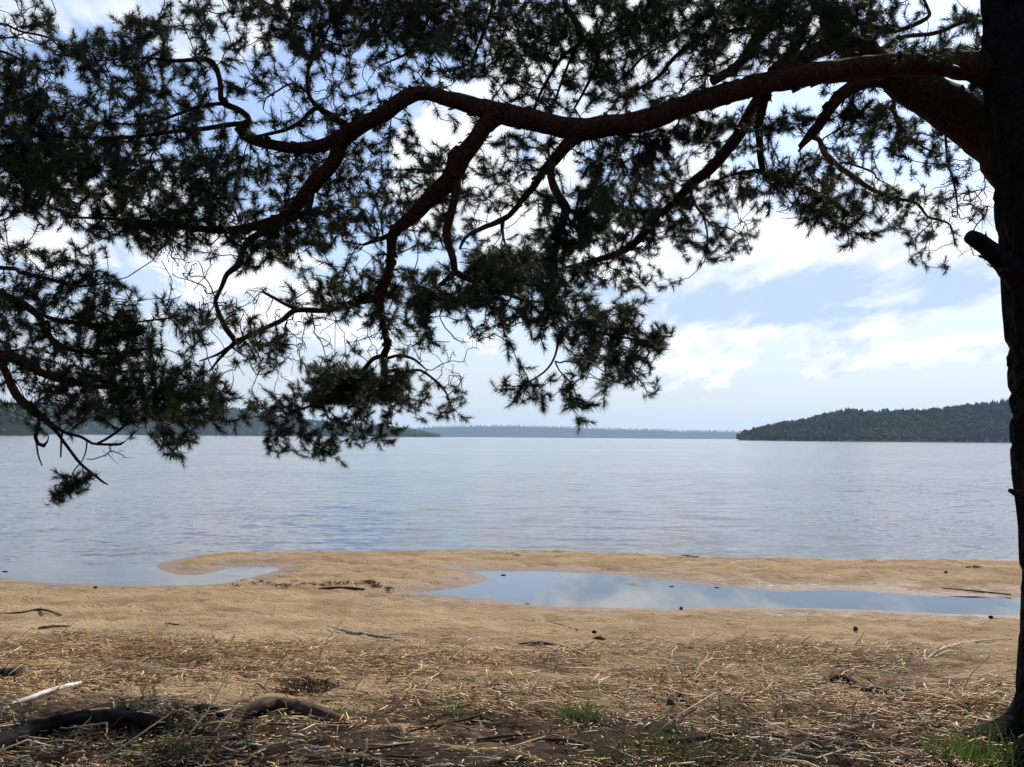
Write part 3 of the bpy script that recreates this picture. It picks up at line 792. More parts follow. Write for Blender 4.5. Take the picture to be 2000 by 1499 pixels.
LEFT = [
    ('branch', [(-760, 560, 5.3, 40), (-300, 520, 5.2, 22), (0, 524, 5.0, 9), (40, 533, 4.98, 8), (100, 546, 4.95, 8), (140, 558, 4.95, 6), (180, 558, 4.95, 4), (220, 550, 4.95, 3)]),
    ('branch', [(-14, 524, 5.02, 3.5), (-14, 490, 5.0, 3), (0, 492, 5.0, 2.5), (8, 506, 5.0, 2.5), (30, 496, 5.0, 2.2), (46, 481, 5.0, 2)]),
    ('bough', [(-760, 520, 5.5, 60), (-300, 530, 5.35, 40), (-80, 552, 5.25, 18), (0, 574, 5.2, 15), (50, 598, 5.18, 15), (76, 617, 5.15, 14), (86, 638, 5.15, 12), (100, 660, 5.15, 11), (124, 678, 5.15, 9), (170, 690, 5.15, 7), (220, 690, 5.15, 6), (290, 680, 5.15, 4)]),
    ('branch', [(72, 612, 5.15, 9), (100, 622, 5.1, 8), (140, 630, 5.1, 8), (200, 634, 5.1, 6), (260, 630, 5.1, 4), (330, 622, 5.1, 3)]),
    ('bough', [(-780, 640, 5.2, 70), (-300, 660, 5.1, 44), (-60, 684, 5.0, 26), (0, 694, 4.95, 23), (30, 699, 4.95, 21), (60, 716, 4.95, 18), (90, 732, 4.95, 15), (120, 741, 4.95, 13), (160, 751, 4.95, 12), (190, 756, 4.95, 10), (230, 756, 4.95, 9), (300, 762, 4.95, 7), (370, 774, 4.95, 4)]),
    ('branch', [(-20, 690, 4.96, 18), (4, 712, 4.94, 16), (18, 744, 4.92, 16), (36, 775, 4.9, 17), (62, 800, 4.88, 16), (90, 822, 4.86, 14), (112, 846, 4.85, 7), (140, 884, 4.84, 6), (157, 906, 4.84, 6), (187, 931, 4.84, 5), (202, 943, 4.84, 4.5), (211, 947, 4.84, 2)]),
    ('branch_stub', [(78, 812, 4.88, 9), (73, 836, 4.86, 8), (69, 854, 4.85, 8), (74, 867, 4.84, 8), (86, 871, 4.83, 8), (93, 862, 4.82, 3), (95, 853, 4.82, 2)]),
    ('branch', [(71, 864, 4.85, 4), (74, 888, 4.85, 3), (82, 910, 4.85, 2.5)]),
    ('branch', [(94, 824, 4.86, 9), (124, 844, 4.85, 6), (160, 854, 4.85, 6), (180, 866, 4.85, 5), (210, 869, 4.85, 5), (236, 868, 4.85, 5), (245, 862, 4.85, 2)]),
    ('branch', [(188, 868, 4.85, 5), (204, 860, 4.86, 5), (226, 846, 4.87, 5), (250, 828, 4.88, 4), (284, 815, 4.9, 3)]),
    ('branch', [(122, 843, 4.85, 4), (120, 862, 4.85, 4), (119, 894, 4.85, 3)]),
    ('branch', [(170, 862, 4.85, 3), (167, 885, 4.85, 2.5), (157, 906, 4.84, 2.5), (146, 917, 4.84, 2.4), (140, 931, 4.84, 2.4), (133, 947, 4.84, 2.4), (117, 964, 4.84, 2.2), (110, 968, 4.84, 2)]),
    ('branch', [(214, 869, 4.85, 2.5), (215, 882, 4.85, 2.4), (206, 889, 4.85, 2.2), (180, 898, 4.85, 2), (168, 897, 4.85, 1.8)]),
    ('branch', [(160, 908, 4.84, 2.4), (164, 928, 4.84, 2.2), (160, 940, 4.84, 2), (172, 930, 4.84, 2), (180, 927, 4.84, 1.6)]),
    ('bough', [(-760, 150, 5.8, 50), (-300, 90, 5.6, 30), (-60, 50, 5.4, 8), (0, 47, 5.4, 5), (14, 49, 5.4, 4.5), (40, 62, 5.4, 4.5), (80, 70, 5.4, 4), (104, 80, 5.4, 3), (130, 110, 5.4, 2.4)]),
    ('branch', [(-300, 100, 5.6, 20), (-60, 96, 5.4, 8), (0, 100, 5.4, 5), (30, 112, 5.4, 5), (60, 128, 5.4, 4), (110, 146, 5.4, 3)]),
    ('branch', [(-70, 54, 5.4, 6), (-40, 70, 5.4, 5), (10, 74, 5.4, 3), (50, 64, 5.4, 2.6), (90, 40, 5.4, 2.4), (110, 24, 5.4, 2)]),
    ('bough', [(-760, 330, 5.7, 50), (-300, 260, 5.5, 24), (-60, 215, 5.35, 9), (0, 205, 5.3, 7), (40, 196, 5.3, 5), (80, 180, 5.3, 3)]),
    ('branch', [(-300, 528, 5.35, 18), (-200, 470, 5.3, 12), (-60, 436, 5.2, 5), (0, 432, 5.1, 4), (18, 424, 5.1, 3), (26, 416, 5.1, 2)]),
]
ROWS = '''
33200002364677778999998876676799978887889986324500
25421287445227777789998867886799977777769886325600
21487675443543875465987588766776567776667655666500
66647555552344134334446666556864346542553333333300
97445677442552334343443156555564322002223242222550
78665365573201233232111145544543111122222674303500
77875666464334444455112311222234567886652777654000
89877766565444445655212356433477777752012577754200
89987986677755565544663545425778753422566432353200
79986797677755676555554453224778865667867624222200
58877767777646656666555545647878785554588878750300
32565799988656677656563411578899874122166655440200
21004567563677876244464435787687466650012442553000
14663010002466424232122799877662126310000001433000
45456501000000147667565799878565401000000000000000
77656432000000477788999976775242000000000000000000
65467663664640035466702367767773000000000000000000
64557886351477000004441431168776610000000000000000
55566786241256004324200000136785300000000000000000
36567777674113268766121014224464100000000000000000
24666889998334689998635015441212000000000000000000
22466678866367755733452000124000000000000000000000
01120113532016656654100000000000000000000000000000
00000000410005354100000000000000000000000000000000
'''.split()
# bare twig areas: x0, y0, x1, y1, number of tips
BARE = [(312, 462, 420, 600, 60), (400, 560, 520, 640, 40), (470, 560, 620, 660, 46), (540, 620, 720, 740, 95), (720, 610, 800, 690, 40), (800, 640, 830, 720, 12), (800, 560, 990, 690, 50),
        (520, 150, 640, 260, 46), (640, 110, 780, 230, 50), (800, 100, 880, 170, 16), (1210, 110, 1400, 200, 50), (1830, 320, 1930, 430, 80), (1780, 360, 1880, 450, 30),
        (880, 660, 910, 780, 12), (1780, 420, 1910, 500, 30), (1060, 660, 1160, 760, 14), (60, 700, 170, 830, 40), (420, 690, 520, 740, 22), (0, 20, 110, 130, 16), (1440, 410, 1540, 440, 10),
        (860, 700, 910, 800, 16), (200, 850, 250, 900, 6), (490, 700, 510, 770, 4)]
EXTRA = [(127, 930), (128, 946), (140, 948), (131, 957), (112, 964), (117, 970), (163, 938), (178, 928), (150, 945), (342, 866), (346, 858), (46, 480), (1010, 755), (985, 750), (1058, 775), (1122, 782), (1140, 784),
         (188, 66), (196, 58), (250, 130), (975, 30), (90, 30), (745, 855), (780, 840), (640, 885), (625, 878), (660, 882), (560, 868), (550, 850)]


def build_pine(root, limbs_px, tips, bare, seed):
    """limbs as parts, twigs by a cheapest-path growth from the limbs to the shoot tips, needles round every shoot"""
    rg = np.random.default_rng(seed)
    roots, rrad, rdir = [], [], []
    for k, (nm, pts) in enumerate(limbs_px):
        L = px_limb(pts)
        big = L[:, 3].max() > 0.03
        S = smooth_path(L, 0.03 if big else 0.025)
        wob = 0.18 * S[:, 3][:, None] + 0.0015
        S[:, :3] += wob * (np.stack([fbm(np.arange(len(S)) * 0.22, np.full(len(S), k + .5), None, 100 + c, 3) for c in range(3)], 1) - 0.5) * 1.6
        rad = np.clip(S[:, 3], 0.0018, None)
        V, q, t = tube(S[:, :3], rad, 16 if big else 8, True, 0.26 if big else 0.3, k)
        bg_ = Bag(); bg_.add(V, q, t)
        if big:                                   # curled flakes of peeling bark
            for _ in range(int(len(S) * 1.1)):
                m_ = int(rg.integers(1, len(S) - 1))
                r0_ = rad[m_]
                if r0_ < 0.018: continue
                T = S[m_ + 1, :3] - S[m_ - 1, :3]; T /= np.linalg.norm(T)
                A = np.cross(T, rg.normal(0, 1, 3)); A /= np.linalg.norm(A)
                B = np.cross(T, A)
                w, l = rg.uniform(.005, .020), rg.uniform(.008, .045)
                c = S[m_, :3] + A * r0_ * 0.97
                lift = rg.uniform(0.003, 0.02)
                V4 = [c - B * w, c + B * w, c + T * l + B * w * .7 + A * lift, c + T * l - B * w * .7 + A * lift * .6,
                      c - B * w + A * .004, c + B * w + A * .004, c + T * l + B * w * .7 + A * (lift + .003), c + T * l - B * w * .7 + A * (lift * .6 + .003)]
                bg_.add(V4, [[0, 1, 2, 3], [7, 6, 5, 4], [0, 4, 5, 1], [1, 5, 6, 2], [2, 6, 7, 3], [3, 7, 4, 0]])
        me = bg_.mesh(nm, False)
        me.polygons.foreach_set('use_smooth', np.r_[np.ones(len(q), bool), np.zeros(len(me.polygons) - len(q), bool)])
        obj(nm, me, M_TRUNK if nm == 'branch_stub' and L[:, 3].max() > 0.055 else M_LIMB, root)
        roots.append(S[:, :3]); rrad.append(rad)
        d = np.gradient(S[:, :3], axis=0); d /= np.linalg.norm(d, axis=1)[:, None] + 1e-9
        rdir.append(d)
    RP = np.concatenate(roots); RR = np.concatenate(rrad); RD = np.concatenate(rdir)
    n = len(tips)
    isbare = bare
    P = np.concatenate([tips])
    M = len(RP)
    allP = np.concatenate([RP, P]); path = np.zeros(M + n)
    best = np.full(n, 1e9); par = np.zeros(n, int)
    for s in range(0, n, 400):
        D = np.linalg.norm(P[s:s + 400, None, :] - RP[None], axis=2) + 3.0 * np.clip(RR - 0.006, 0, None)[None]
        par[s:s + 400] = D.argmin(1); best[s:s + 400] = D.min(1)
    done = np.zeros(n, bool)
    order = []
    cost = best.copy()
    for _ in range(n):
        c = int(np.argmin(cost))
        order.append(c); done[c] = True; cost[c] = 1e18
        path[M + c] = path[par[c]] + np.linalg.norm(P[c] - allP[par[c]])
        D = np.linalg.norm(P - P[c], axis=1) + 0.35 * path[M + c] + 0.012
        k = (~done) & (D < cost)
        cost[k] = D[k]; par[k] = M + c
    desc = np.zeros(M + n)
    for c in reversed(order):
        desc[M + c] += 1
        desc[par[c]] += desc[M + c]
    indir = np.concatenate([RD, np.zeros((n, 3))])
    tw = Bag()
    shoots = []
    for c in order:
        a, b = allP[par[c]], P[c]
        L = np.linalg.norm(b - a) + 1e-6
        ab = (b - a) / L
        d0 = indir[par[c]]
        if np.dot(d0, ab) < 0 and par[c] < M: d0 = -d0 * 0.2
        t0 = d0 * 0.5 + ab * 0.7 + rg.normal(0, 0.3, 3)
        t1 = ab + rg.normal(0, 0.3, 3) + np.array([0, 0, 0.12 if not isbare[c] else -0.1])
        t0 /= np.linalg.norm(t0); t1 /= np.linalg.norm(t1)
        indir[M + c] = t1
        m = 5 if L > 0.06 else 3
        u = np.linspace(0, 1, m)[:, None]
        H = (2 * u**3 - 3 * u**2 + 1) * a + (u**3 - 2 * u**2 + u) * t0 * L + (-2 * u**3 + 3 * u**2) * b + (u**3 - u**2) * t1 * L
        H[1:-1] += rg.normal(0, 0.02 * L, (m - 2, 3))
        r1 = min(0.0019 + 0.00085 * math.sqrt(desc[M + c]), 0.009)
        r1 = min(r1, max(0.0019, (RR[par[c]] if par[c] < M else 1)))
        rr = np.linspace(r1 * 1.08, r1 * 0.92, m)
        V, q, t = tube(H, rr, 3, False)
        tw.add(V, q)
        if isbare[c] or rg.random() < 0.10:       # dead side spurs
            for _ in range(rg.integers(1, 4)):
                i = rg.integers(1, m)
                e = H[i] + rg.normal(0, 1, 3) * np.array([.03, .03, .035]) + np.array([0, 0, -.012])
                mid = 0.5 * (H[i] + e) + rg.normal(0, .006, 3)
                V, q, t = tube([H[i], mid, e], [.0016, .0013, .0009], 3, False)
                tw.add(V, q)
        if not isbare[c]:
            shoots.append((b, t1, L))
            for _ in range(int(rg.integers(0, 3))):          # whorl of side shoots below the tip
                w_ = t1 + rg.normal(0, 0.75, 3); w_ /= np.linalg.norm(w_)
                u_0 = int(rg.integers(m - 2, m))
                e = H[u_0] + w_ * rg.uniform(.035, .085)
                V, q, t = tube([H[u_0], (H[u_0] + e) / 2 + rg.normal(0, .004, 3), e], [.0019, .0018, .0016], 3, False)
                tw.add(V, q)
                shoots.append((e, w_, .06))
    obj('twigs', tw.mesh('twigs', True), M_TWIG, root, kind='stuff')
    # needles
    def needles(b, d, scale=1.0):
        k = int(rg.integers(56, 88))
        d = d + np.array([0, 0, 0.25]) * rg.random(); d /= np.linalg.norm(d)
        a = np.cross(d, rg.normal(0, 1, 3)); a /= np.linalg.norm(a)
        e = np.cross(d, a)
        ph = rg.uniform(0, 2 * math.pi, k)
        s = rg.random(k)
        th = np.radians(18 + 62 * s ** 0.8 + rg.normal(0, 9, k))
        base = b[None] - d[None] * (s[:, None] * rg.uniform(.04, .10))
        rad = a[None] * np.cos(ph)[:, None] + e[None] * np.sin(ph)[:, None]
        D = d[None] * np.cos(th)[:, None] + rad * np.sin(th)[:, None]
        ln = scale * rg.uniform(.036, .060, k) * (0.85 + 0.15 * rg.random())
        wv = np.cross(D, rg.normal(0, 1, (k, 3))); wv /= np.linalg.norm(wv, axis=1)[:, None]
        w0 = 0.0017
        tip = base + D * ln[:, None] + np.array([0, 0, -1]) * (ln * 0.06)[:, None]
        V = np.stack([base - wv * w0, base + wv * w0, tip], 1).reshape(-1, 3)
        q = np.arange(k * 3).reshape(k, 3)
        return V, q
    dep = np.array([np.dot(s[0] - CAM, f_) for s in shoots])
    vis = []
    for i, s in enumerate(shoots):
        v = s[0] - CAM
        pxx = 1000 + F * np.dot(v, r_) / dep[i]; pyy = 749.5 - F * np.dot(v, u_) / dep[i]
        vis.append(0 < pxx < 1960 and 0 < pyy < 1499)
    near_ = set(np.argsort(np.where(vis, dep, 99))[:300 if n > 2500 else 200].tolist())
    rest = Bag()
    for i, (b, d, L) in enumerate(shoots):
        V, q = needles(b, d)
        if i in near_:
            obj('needle_tuft', new_mesh('needle_tuft', V - b, q), M_NEEDLE, root, loc=tuple(b))
        else:
            rest.add(V, q)
    obj('needles', rest.mesh('needles'), M_NEEDLE, root, kind='stuff')
    return len(shoots)


# shoot tips: sampled from the foliage density, spread in depth round the nearest limb
def limb_index(limbs):
    A = []
    for _, pts in limbs:
        A.append(smooth_path(np.array([[a, b, d * 100, w] for a, b, d, w in pts], float), 8)[:, [0, 1, 2, 3]])
    A = np.concatenate(A); A[:, 2] /= 100
    return A


IR, IL = limb_index(RIGHT), limb_index(LEFT)
tips = {0: [], 1: []}
bares = {0: [], 1: []}


def place(px, py, bare, spread=0.34):
    dr = np.hypot(IR[:, 0] - px, (IR[:, 1] - py)); dl = np.hypot(IL[:, 0] - px, IL[:, 1] - py)
    side = 0 if dr.min() <= dl.min() * 1.1 else 1
    if px < 470 and py > 485 and px + (py - 485) * 0.05 < 330 or (py > 640 and px < 400) or (py > 700 and px < 470): side = 1
    if px > 480: side = 0
    I, d_ = (IR, dr) if side == 0 else (IL, dl)
    k = int(np.argmin(d_))
    depth = I[k, 2] + rng.normal(0, spread) * min(1.0, 0.35 + d_[k] / 70.0)
    if I[k, 3] > 17 and py > 112: depth = max(depth, I[k, 2] + abs(rng.normal(0.12, 0.15)) + 0.02)
    depth = float(np.clip(depth, 4.0, 8.0))
    if px > 1880 and py > 60: depth = max(depth, 4.9)
    tips[side].append(at(px, py, depth)); bares[side].append(bare)


for r in range(-5, len(ROWS)):
    row = ROWS[max(r, 0)]
    for c in range(50):
        d = int(row[c])
        if r < 0: d = int(d * 0.8 * (1 + r * 0.08)) if c < 47 else 0
        if d == 0: continue
        cnt = int(0.18 * d ** 2.15 + rng.random())
        for _ in range(cnt):
            x_, y_ = (c + rng.random()) * 40, (r + rng.random()) * 37.5
            place(x_, y_, False)
for _ in range(420):                 # far side of the crown, unseen, added to shade the foreground
    place(rng.uniform(2000, 2330), rng.uniform(270, 430), False, 0.5)
off = IL[(IL[:, 0] < 0) & (IL[:, 0] > -640)]
for _ in range(330):                 # the left pine goes on outside the frame
    o_ = off[rng.integers(len(off))]
    tips[1].append(at(o_[0] + rng.normal(0, 55), o_[1] + rng.normal(0, 45), o_[2] + rng.normal(0, 0.35))); bares[1].append(False)
for _ in range(260):                 # and so does the end of the long bough
    tips[0].append(at(rng.uniform(-170, 0), rng.uniform(60, 400), 5.3 + rng.normal(0, 0.4))); bares[0].append(False)
for _ in range(170):                 # extra tips thickening pads low in the crown, added for foreground shade
    place(rng.uniform(600, 800), rng.uniform(722, 790), False, 0.3)
    place(rng.uniform(930, 1080), rng.uniform(495, 560), False, 0.5)
for (a, b) in EXTRA:
    place(a, b, False, 0.03); place(a + rng.normal(0, 7), b + rng.normal(0, 7), False, 0.03)
for (x0, y0, x1, y1, k) in BARE:
    for _ in range(k):
        place(rng.uniform(x0, x1), rng.uniform(y0, y1), True, 0.2)

# the trunk at the right edge of the frame
edge = np.array([(-420, 1896), (-200, 1905), (0, 1914), (150, 1919), (330, 1937), (400, 1940), (500, 1951), (600, 1960), (760, 1970), (900, 1975), (1000, 1987), (1100, 1993), (1200, 1993), (1280, 1989), (1350, 1984), (1420, 1984)], float)
TD = 4.42
base = ground_at(2110, 1500)
rows, rads = [], []
for y, x in edge[::-1]:
    p = at(x + 14, y, TD)
    r = 0.235 - 0.012 * (p[2] - 0.6)
    rows.append([p[0] + r, p[1], p[2]]); rads.append(r)
rows.insert(0, [rows[0][0] + 0.0, rows[0][1], base[2] + 0.02]); rads.insert(0, 0.30)
rows.insert(0, [rows[0][0], rows[0][1], base[2] - 0.12]); rads.insert(0, 0.36)
S = smooth_path(np.c_[np.array(rows), rads], 0.02)
nseg = 72
th = np.arange(nseg) * 2 * math.pi / nseg
TH, SS = np.meshgrid(th, S[:, 2])
R = np.repeat(S[:, 3][:, None], nseg, 1)
cx, cy = np.cos(TH), np.sin(TH)
pl_u = TH / (2 * math.pi) * 26
plate = np.abs(vnoise(cx * 5.5, cy * 5.5, SS * 3.6, 200) - 0.5) * 2
plate2 = np.abs(vnoise(cx * 11 + 9, cy * 11, SS * 8, 201) - 0.5) * 2
ridge = np.minimum(sstep(0.0, 0.3, plate), sstep(0.0, 0.35, plate2))
low = sstep(base[2] + 0.30, base[2] - 0.02, SS)
flare = low ** 1.8 * (0.04 + 0.13 * np.clip(np.sin(TH * 4 + 2.3), 0, 1) + 0.06 * np.clip(np.sin(TH * 7 + 1), 0, 1))
R = R + 0.022 * (ridge - 0.6) + 0.02 * (fbm(cx * 2, cy * 2, SS * 2.2, 203, 3) - 0.5) + flare
VX = S[:, 0][:, None] + R * cx; VY = S[:, 1][:, None] + R * cy
k = len(S)
i, j = np.meshgrid(np.arange(k - 1), np.arange(nseg), indexing='ij')
q = np.stack([i * nseg + j, i * nseg + (j + 1) % nseg, (i + 1) * nseg + (j + 1) % nseg, (i + 1) * nseg + j], -1).reshape(-1, 4)
pine = obj('pine_tree', None, label='big dark pine whose trunk stands at the right edge with a long bough across', category='tree')
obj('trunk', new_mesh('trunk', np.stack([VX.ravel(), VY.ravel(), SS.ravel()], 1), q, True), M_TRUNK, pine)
# surface roots running out from the trunk
tb = np.array([S[3, 0], S[3, 1]])
for (ex, ey, w) in ((1945, 1512, .05), (1990, 1560, .07), (2150, 1420, .06), (2260, 1500, .07), (2050, 1640, .07)):
    e = ground_at(ex, ey)
    a = np.r_[tb + (e[:2] - tb) / np.linalg.norm(e[:2] - tb) * 0.22, 0]
    pts = []
    for u in np.linspace(0, 1, 6):
        p = a * (1 - u) + e * u
        g_ = float(ground_z(np.array([p[0]]), np.array([p[1]]))[0])
        pts.append([p[0] + 0.03 * math.sin(u * 7), p[1], g_ + 0.11 * (1 - u) ** 2 - 0.02 * u, w * (1 - 0.7 * u)])
    Sx = smooth_path(np.array(pts), 0.02)
    V, q, t = tube(Sx[:, :3], Sx[:, 3], 12, True, 0.3, int(ex))
    b_ = Bag(); b_.add(V, q, t)
    obj('root', b_.mesh('root', True), M_TRUNK, pine)

NR = build_pine(pine, RIGHT, np.array(tips[0]), bares[0], 1)
pine2 = obj('pine_tree', None, label='second pine standing outside the left edge, its boughs hanging over the lake', category='tree')
pts = []
for y, xx, w in ((1700, -905, 170), (1400, -900, 130), (900, -880, 120), (500, -850, 110), (0, -820, 96), (-500, -790, 80)):
    p = at(xx, y, 5.4)
    pts.append([p[0], p[1], p[2], 0.5 * w * 5.4 / F])
pts[0][2] = float(ground_z(np.array([pts[0][0]]), np.array([pts[0][1]]))[0]) - 0.1
S = smooth_path(np.array(pts), 0.05)
V, q, t = tube(S[:, :3], S[:, 3], 32, True, 0.2, 5)
b_ = Bag(); b_.add(V, q, t)
obj('trunk', b_.mesh('trunk', True), M_TRUNK, pine2)
NL = build_pine(pine2, LEFT, np.array(tips[1]), bares[1], 2)
print('shoots', NR, NL, sum(len(m.polygons) for m in bpy.data.meshes))

# ------------------------------------------------------------------ things lying on the beach
def gz1(x, y):
    return float(ground_z(np.array([x]), np.array([y]))[0])


def lying(name, label, cat, pts, col, sides=10, rough=0.35, seed=1, parts=(), group=None, flat=1.0, mat=None, endcol=None):
    """a stick or log: pts = (px, py, width in px, lift in metres)"""
    rows = []
    for (a, b, w, lift) in pts:
        p = ground_at(a, b)
        d = np.dot(p - CAM, f_)
        rows.append([p[0], p[1], p[2] + lift * 0.6 + 0.30 * w * d / F, 0.5 * w * d / F])
    c0 = np.array(rows[0][:3])
    S = smooth_path(np.array(rows), max(0.012, 0.4 * max(r[3] for r in rows)))
    if sides >= 9: sides = sides * 2
    V, q, t = tube(S[:, :3], np.clip(S[:, 3], 0.001, None), sides, True, rough, seed)
    groove = 0.5
    if sides >= 18:
        m = len(S) * sides
        th = np.tile(np.arange(sides) * 2 * math.pi / sides, len(S)); ss = np.repeat(np.arange(len(S)) * max(0.012, 0.4 * max(r[3] for r in rows)), sides)
        gv = np.abs(fbm(np.cos(th) * 3.2 + ss * 1.5, np.sin(th) * 3.2 + ss, ss * 5 + seed, seed, 3) - 0.5) * 2
        lump = fbm(ss * 6, np.cos(th) * .8, np.sin(th) * .8, seed + 3, 3) - 0.5
        ctr = np.repeat(S[:, :3], sides, 0)
        V[:m] = ctr + (V[:m] - ctr) * (0.78 + 0.55 * np.clip(gv * 2, 0, 1) * 0.5 + 0.55 * lump)[:, None]
        groove = np.r_[0.25 + 0.75 * np.clip(gv * 2.2, 0, 1), 0.6, 0.6][:, None]
    if flat != 1.0:
        ctr = np.repeat(S[:, 2], sides); m = len(ctr)
        V[:m, 2] = ctr + (V[:m, 2] - ctr) * flat
    b_ = Bag()
    n_ = fbm(V[:, 0] * 25, V[:, 1] * 25, V[:, 2] * 25 + seed, seed, 3)[:, None]
    C = np.array(col)[None] * (0.45 + 1.0 * n_) * (0.4 + 1.2 * groove)
    if endcol is not None:
        C[-1] = endcol; C[(len(S) - 1) * sides:len(S) * sides] = np.array(endcol) * 0.8
    b_.add(V - c0, q, t, C)
    o = obj(name, b_.mesh(name, True), mat or M_WOOD, None, tuple(c0), label=label, category=cat)
    for sub, pp_ in parts:
        rr = []
        for (a, b, w, lift) in pp_:
            p = ground_at(a, b); d = np.dot(p - CAM, f_)
            rr.append([p[0], p[1], p[2] + lift + 0.42 * w * d / F, 0.5 * w * d / F])
        S2 = smooth_path(np.array(rr), 0.02)
        V, q, t = tube(S2[:, :3], np.clip(S2[:, 3], .0008, None), 7, True, 0.3, seed + 1)
        b2 = Bag(); b2.add(V - c0, q, t, np.array(col) * (0.6 + 0.8 * fbm(V[:, 0] * 20, V[:, 1] * 20, V[:, 2] * 20, seed, 2)[:, None]))
        obj(sub, b2.mesh(sub, True), M_WOOD, o)
    if group: o['group'] = group
    return o


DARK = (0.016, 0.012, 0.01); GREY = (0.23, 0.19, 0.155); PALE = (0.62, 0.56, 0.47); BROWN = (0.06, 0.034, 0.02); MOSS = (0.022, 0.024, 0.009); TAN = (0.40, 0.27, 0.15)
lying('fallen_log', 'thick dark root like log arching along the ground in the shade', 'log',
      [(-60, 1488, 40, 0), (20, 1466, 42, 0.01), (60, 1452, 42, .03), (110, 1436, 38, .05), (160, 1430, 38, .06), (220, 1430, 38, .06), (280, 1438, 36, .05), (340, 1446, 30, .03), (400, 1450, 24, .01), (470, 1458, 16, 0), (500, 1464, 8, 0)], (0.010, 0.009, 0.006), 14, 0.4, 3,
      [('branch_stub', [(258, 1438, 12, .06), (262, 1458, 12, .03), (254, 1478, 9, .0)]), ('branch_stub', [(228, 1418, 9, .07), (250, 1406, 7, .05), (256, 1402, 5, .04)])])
lying('fallen_log', 'short mossy log lying behind the dark root log', 'log',
      [(282, 1420, 9, .01), (320, 1414, 15, .01), (360, 1406, 20, .02), (400, 1399, 24, .02), (424, 1400, 18, .01), (434, 1404, 9, .01)], MOSS, 12, 0.35, 4)
lying('bark_slab', 'long weathered slab of grey bark among the reeds', 'driftwood',
      [(484, 1402, 16, .01), (505, 1394, 30, .02), (545, 1392, 34, .03), (600, 1399, 30, .03), (650, 1408, 20, .02), (690, 1415, 12, .01), (720, 1420, 6, 0)], (0.085, 0.058, 0.04), 12, 0.45, 5, flat=0.7)
lying('broken_log', 'broken dark log end with an orange rotten core at the left edge', 'log',
      [(-60, 1334, 34, 0), (-20, 1332, 36, 0), (8, 1332, 34, .01), (26, 1331, 32, .01), (40, 1334, 22, 0)], (0.03, 0.022, 0.018), 14, 0.5, 6, endcol=(0.34, 0.15, 0.045))
lying('peeled_stick', 'white peeled stick slanting across the litter', 'stick',
      [(22, 1378, 8, .0), (60, 1369, 10, .01), (100, 1358, 11, .02), (130, 1350, 10, .03), (158, 1343, 7, .035)], (0.66, 0.60, 0.54), 10, 0.3, 7)
lying('curved_branch', 'dark curved branch half buried in the straw', 'branch',
      [(1592, 1346, 10, .0), (1610, 1340, 16, .02), (1640, 1338, 17, .03), (1670, 1344, 14, .02), (1692, 1354, 9, .0)], DARK, 10, 0.35, 8)
lying('dead_branch', 'dark straight branch lying flat right of the curved one', 'branch',
      [(1688, 1352, 8, .0), (1720, 1358, 13, .01), (1770, 1361, 13, .01), (1800, 1365, 8, .005), (1830, 1370, 4, 0)], DARK, 10, 0.35, 9)
lying('long_stick', 'long thin stick running below the bark slab', 'stick',
      [(436, 1416, 5, .02), (500, 1420, 6, .02), (570, 1425, 6, .02), (640, 1427, 6, .02), (720, 1424, 5, .02)], (0.22, 0.14, 0.09), 7, 0.2, 10)
lying('driftwood', 'grey driftwood stick with a forked end on bare sand', 'driftwood',
      [(668, 1231, 3, .01), (684, 1238, 8, .0), (705, 1241, 9, .0), (735, 1245, 7, .0), (790, 1248, 3, .0)], (0.30, 0.27, 0.24), 8, 0.3, 11,
      [('twig', [(690, 1240, 4, .0), (665, 1236, 3, .02), (640, 1229, 2, .03)]), ('twig', [(730, 1245, 3, .0), (770, 1242, 3, .01), (800, 1238, 2, .02)])])
lying('driftwood', 'dark driftwood piece at the upper border of the litter', 'driftwood',
      [(1012, 1259, 3, .0), (1035, 1259, 6, .0), (1060, 1259, 8, .0), (1085, 1262, 5, 0), (1110, 1267, 2, 0)], (0.12, 0.10, 0.09), 8, 0.35, 12)
lying('white_reed', 'thick white reed stem lying level on the sand', 'reed',
      [(966, 1270, 4, .01), (1000, 1273, 5, .01), (1038, 1275, 4, .01)], PALE, 7, 0.15, 13)
lying('forked_twig', 'pale forked twig on the sand near the trunk', 'twig',
      [(1752, 1295, 4, .0), (1790, 1283, 4, .01), (1850, 1266, 4, .02), (1905, 1256, 3, .02), (1975, 1249, 2, .01)], (0.60, 0.52, 0.40), 7, 0.2, 14,
      [('twig', [(1806, 1290, 4, .0), (1835, 1278, 4, .02), (1866, 1268, 3, .03)]), ('twig', [(1824, 1287, 3, .0), (1850, 1282, 3, .02), (1876, 1281, 2, .03)]), ('twig', [(1806, 1292, 3, .0), (1806, 1286, 3, .03), (1810, 1281, 2, .05)])])
lying('twig', 'thin dark twig curving over the sand at the left edge', 'twig',
      [(-10, 1201, 3, .01), (40, 1199, 4, .01), (80, 1198, 4, .01), (120, 1203, 2, .01)], BROWN, 6, 0.25, 15)
lying('stick', 'short brown stick below the curving twig', 'stick',
      [(75, 1229, 5, .0), (100, 1227, 7, .0), (138, 1225, 4, .0)], BROWN, 7, 0.3, 16)
lying('twig', 'crooked dark twig on open sand left of the driftwood', 'twig',
      [(322, 1219, 2, .01), (345, 1222, 3, .01), (370, 1223, 3, .01), (392, 1226, 2, .01)], BROWN, 6, 0.25, 17)
lying('bark_piece', 'dark curled bark piece on bare sand', 'bark piece',
      [(1157, 1249, 3, .0), (1170, 1250, 7, .01), (1182, 1252, 6, .0), (1192, 1254, 2, 0)], (0.06, 0.045, 0.035), 8, 0.4, 18)
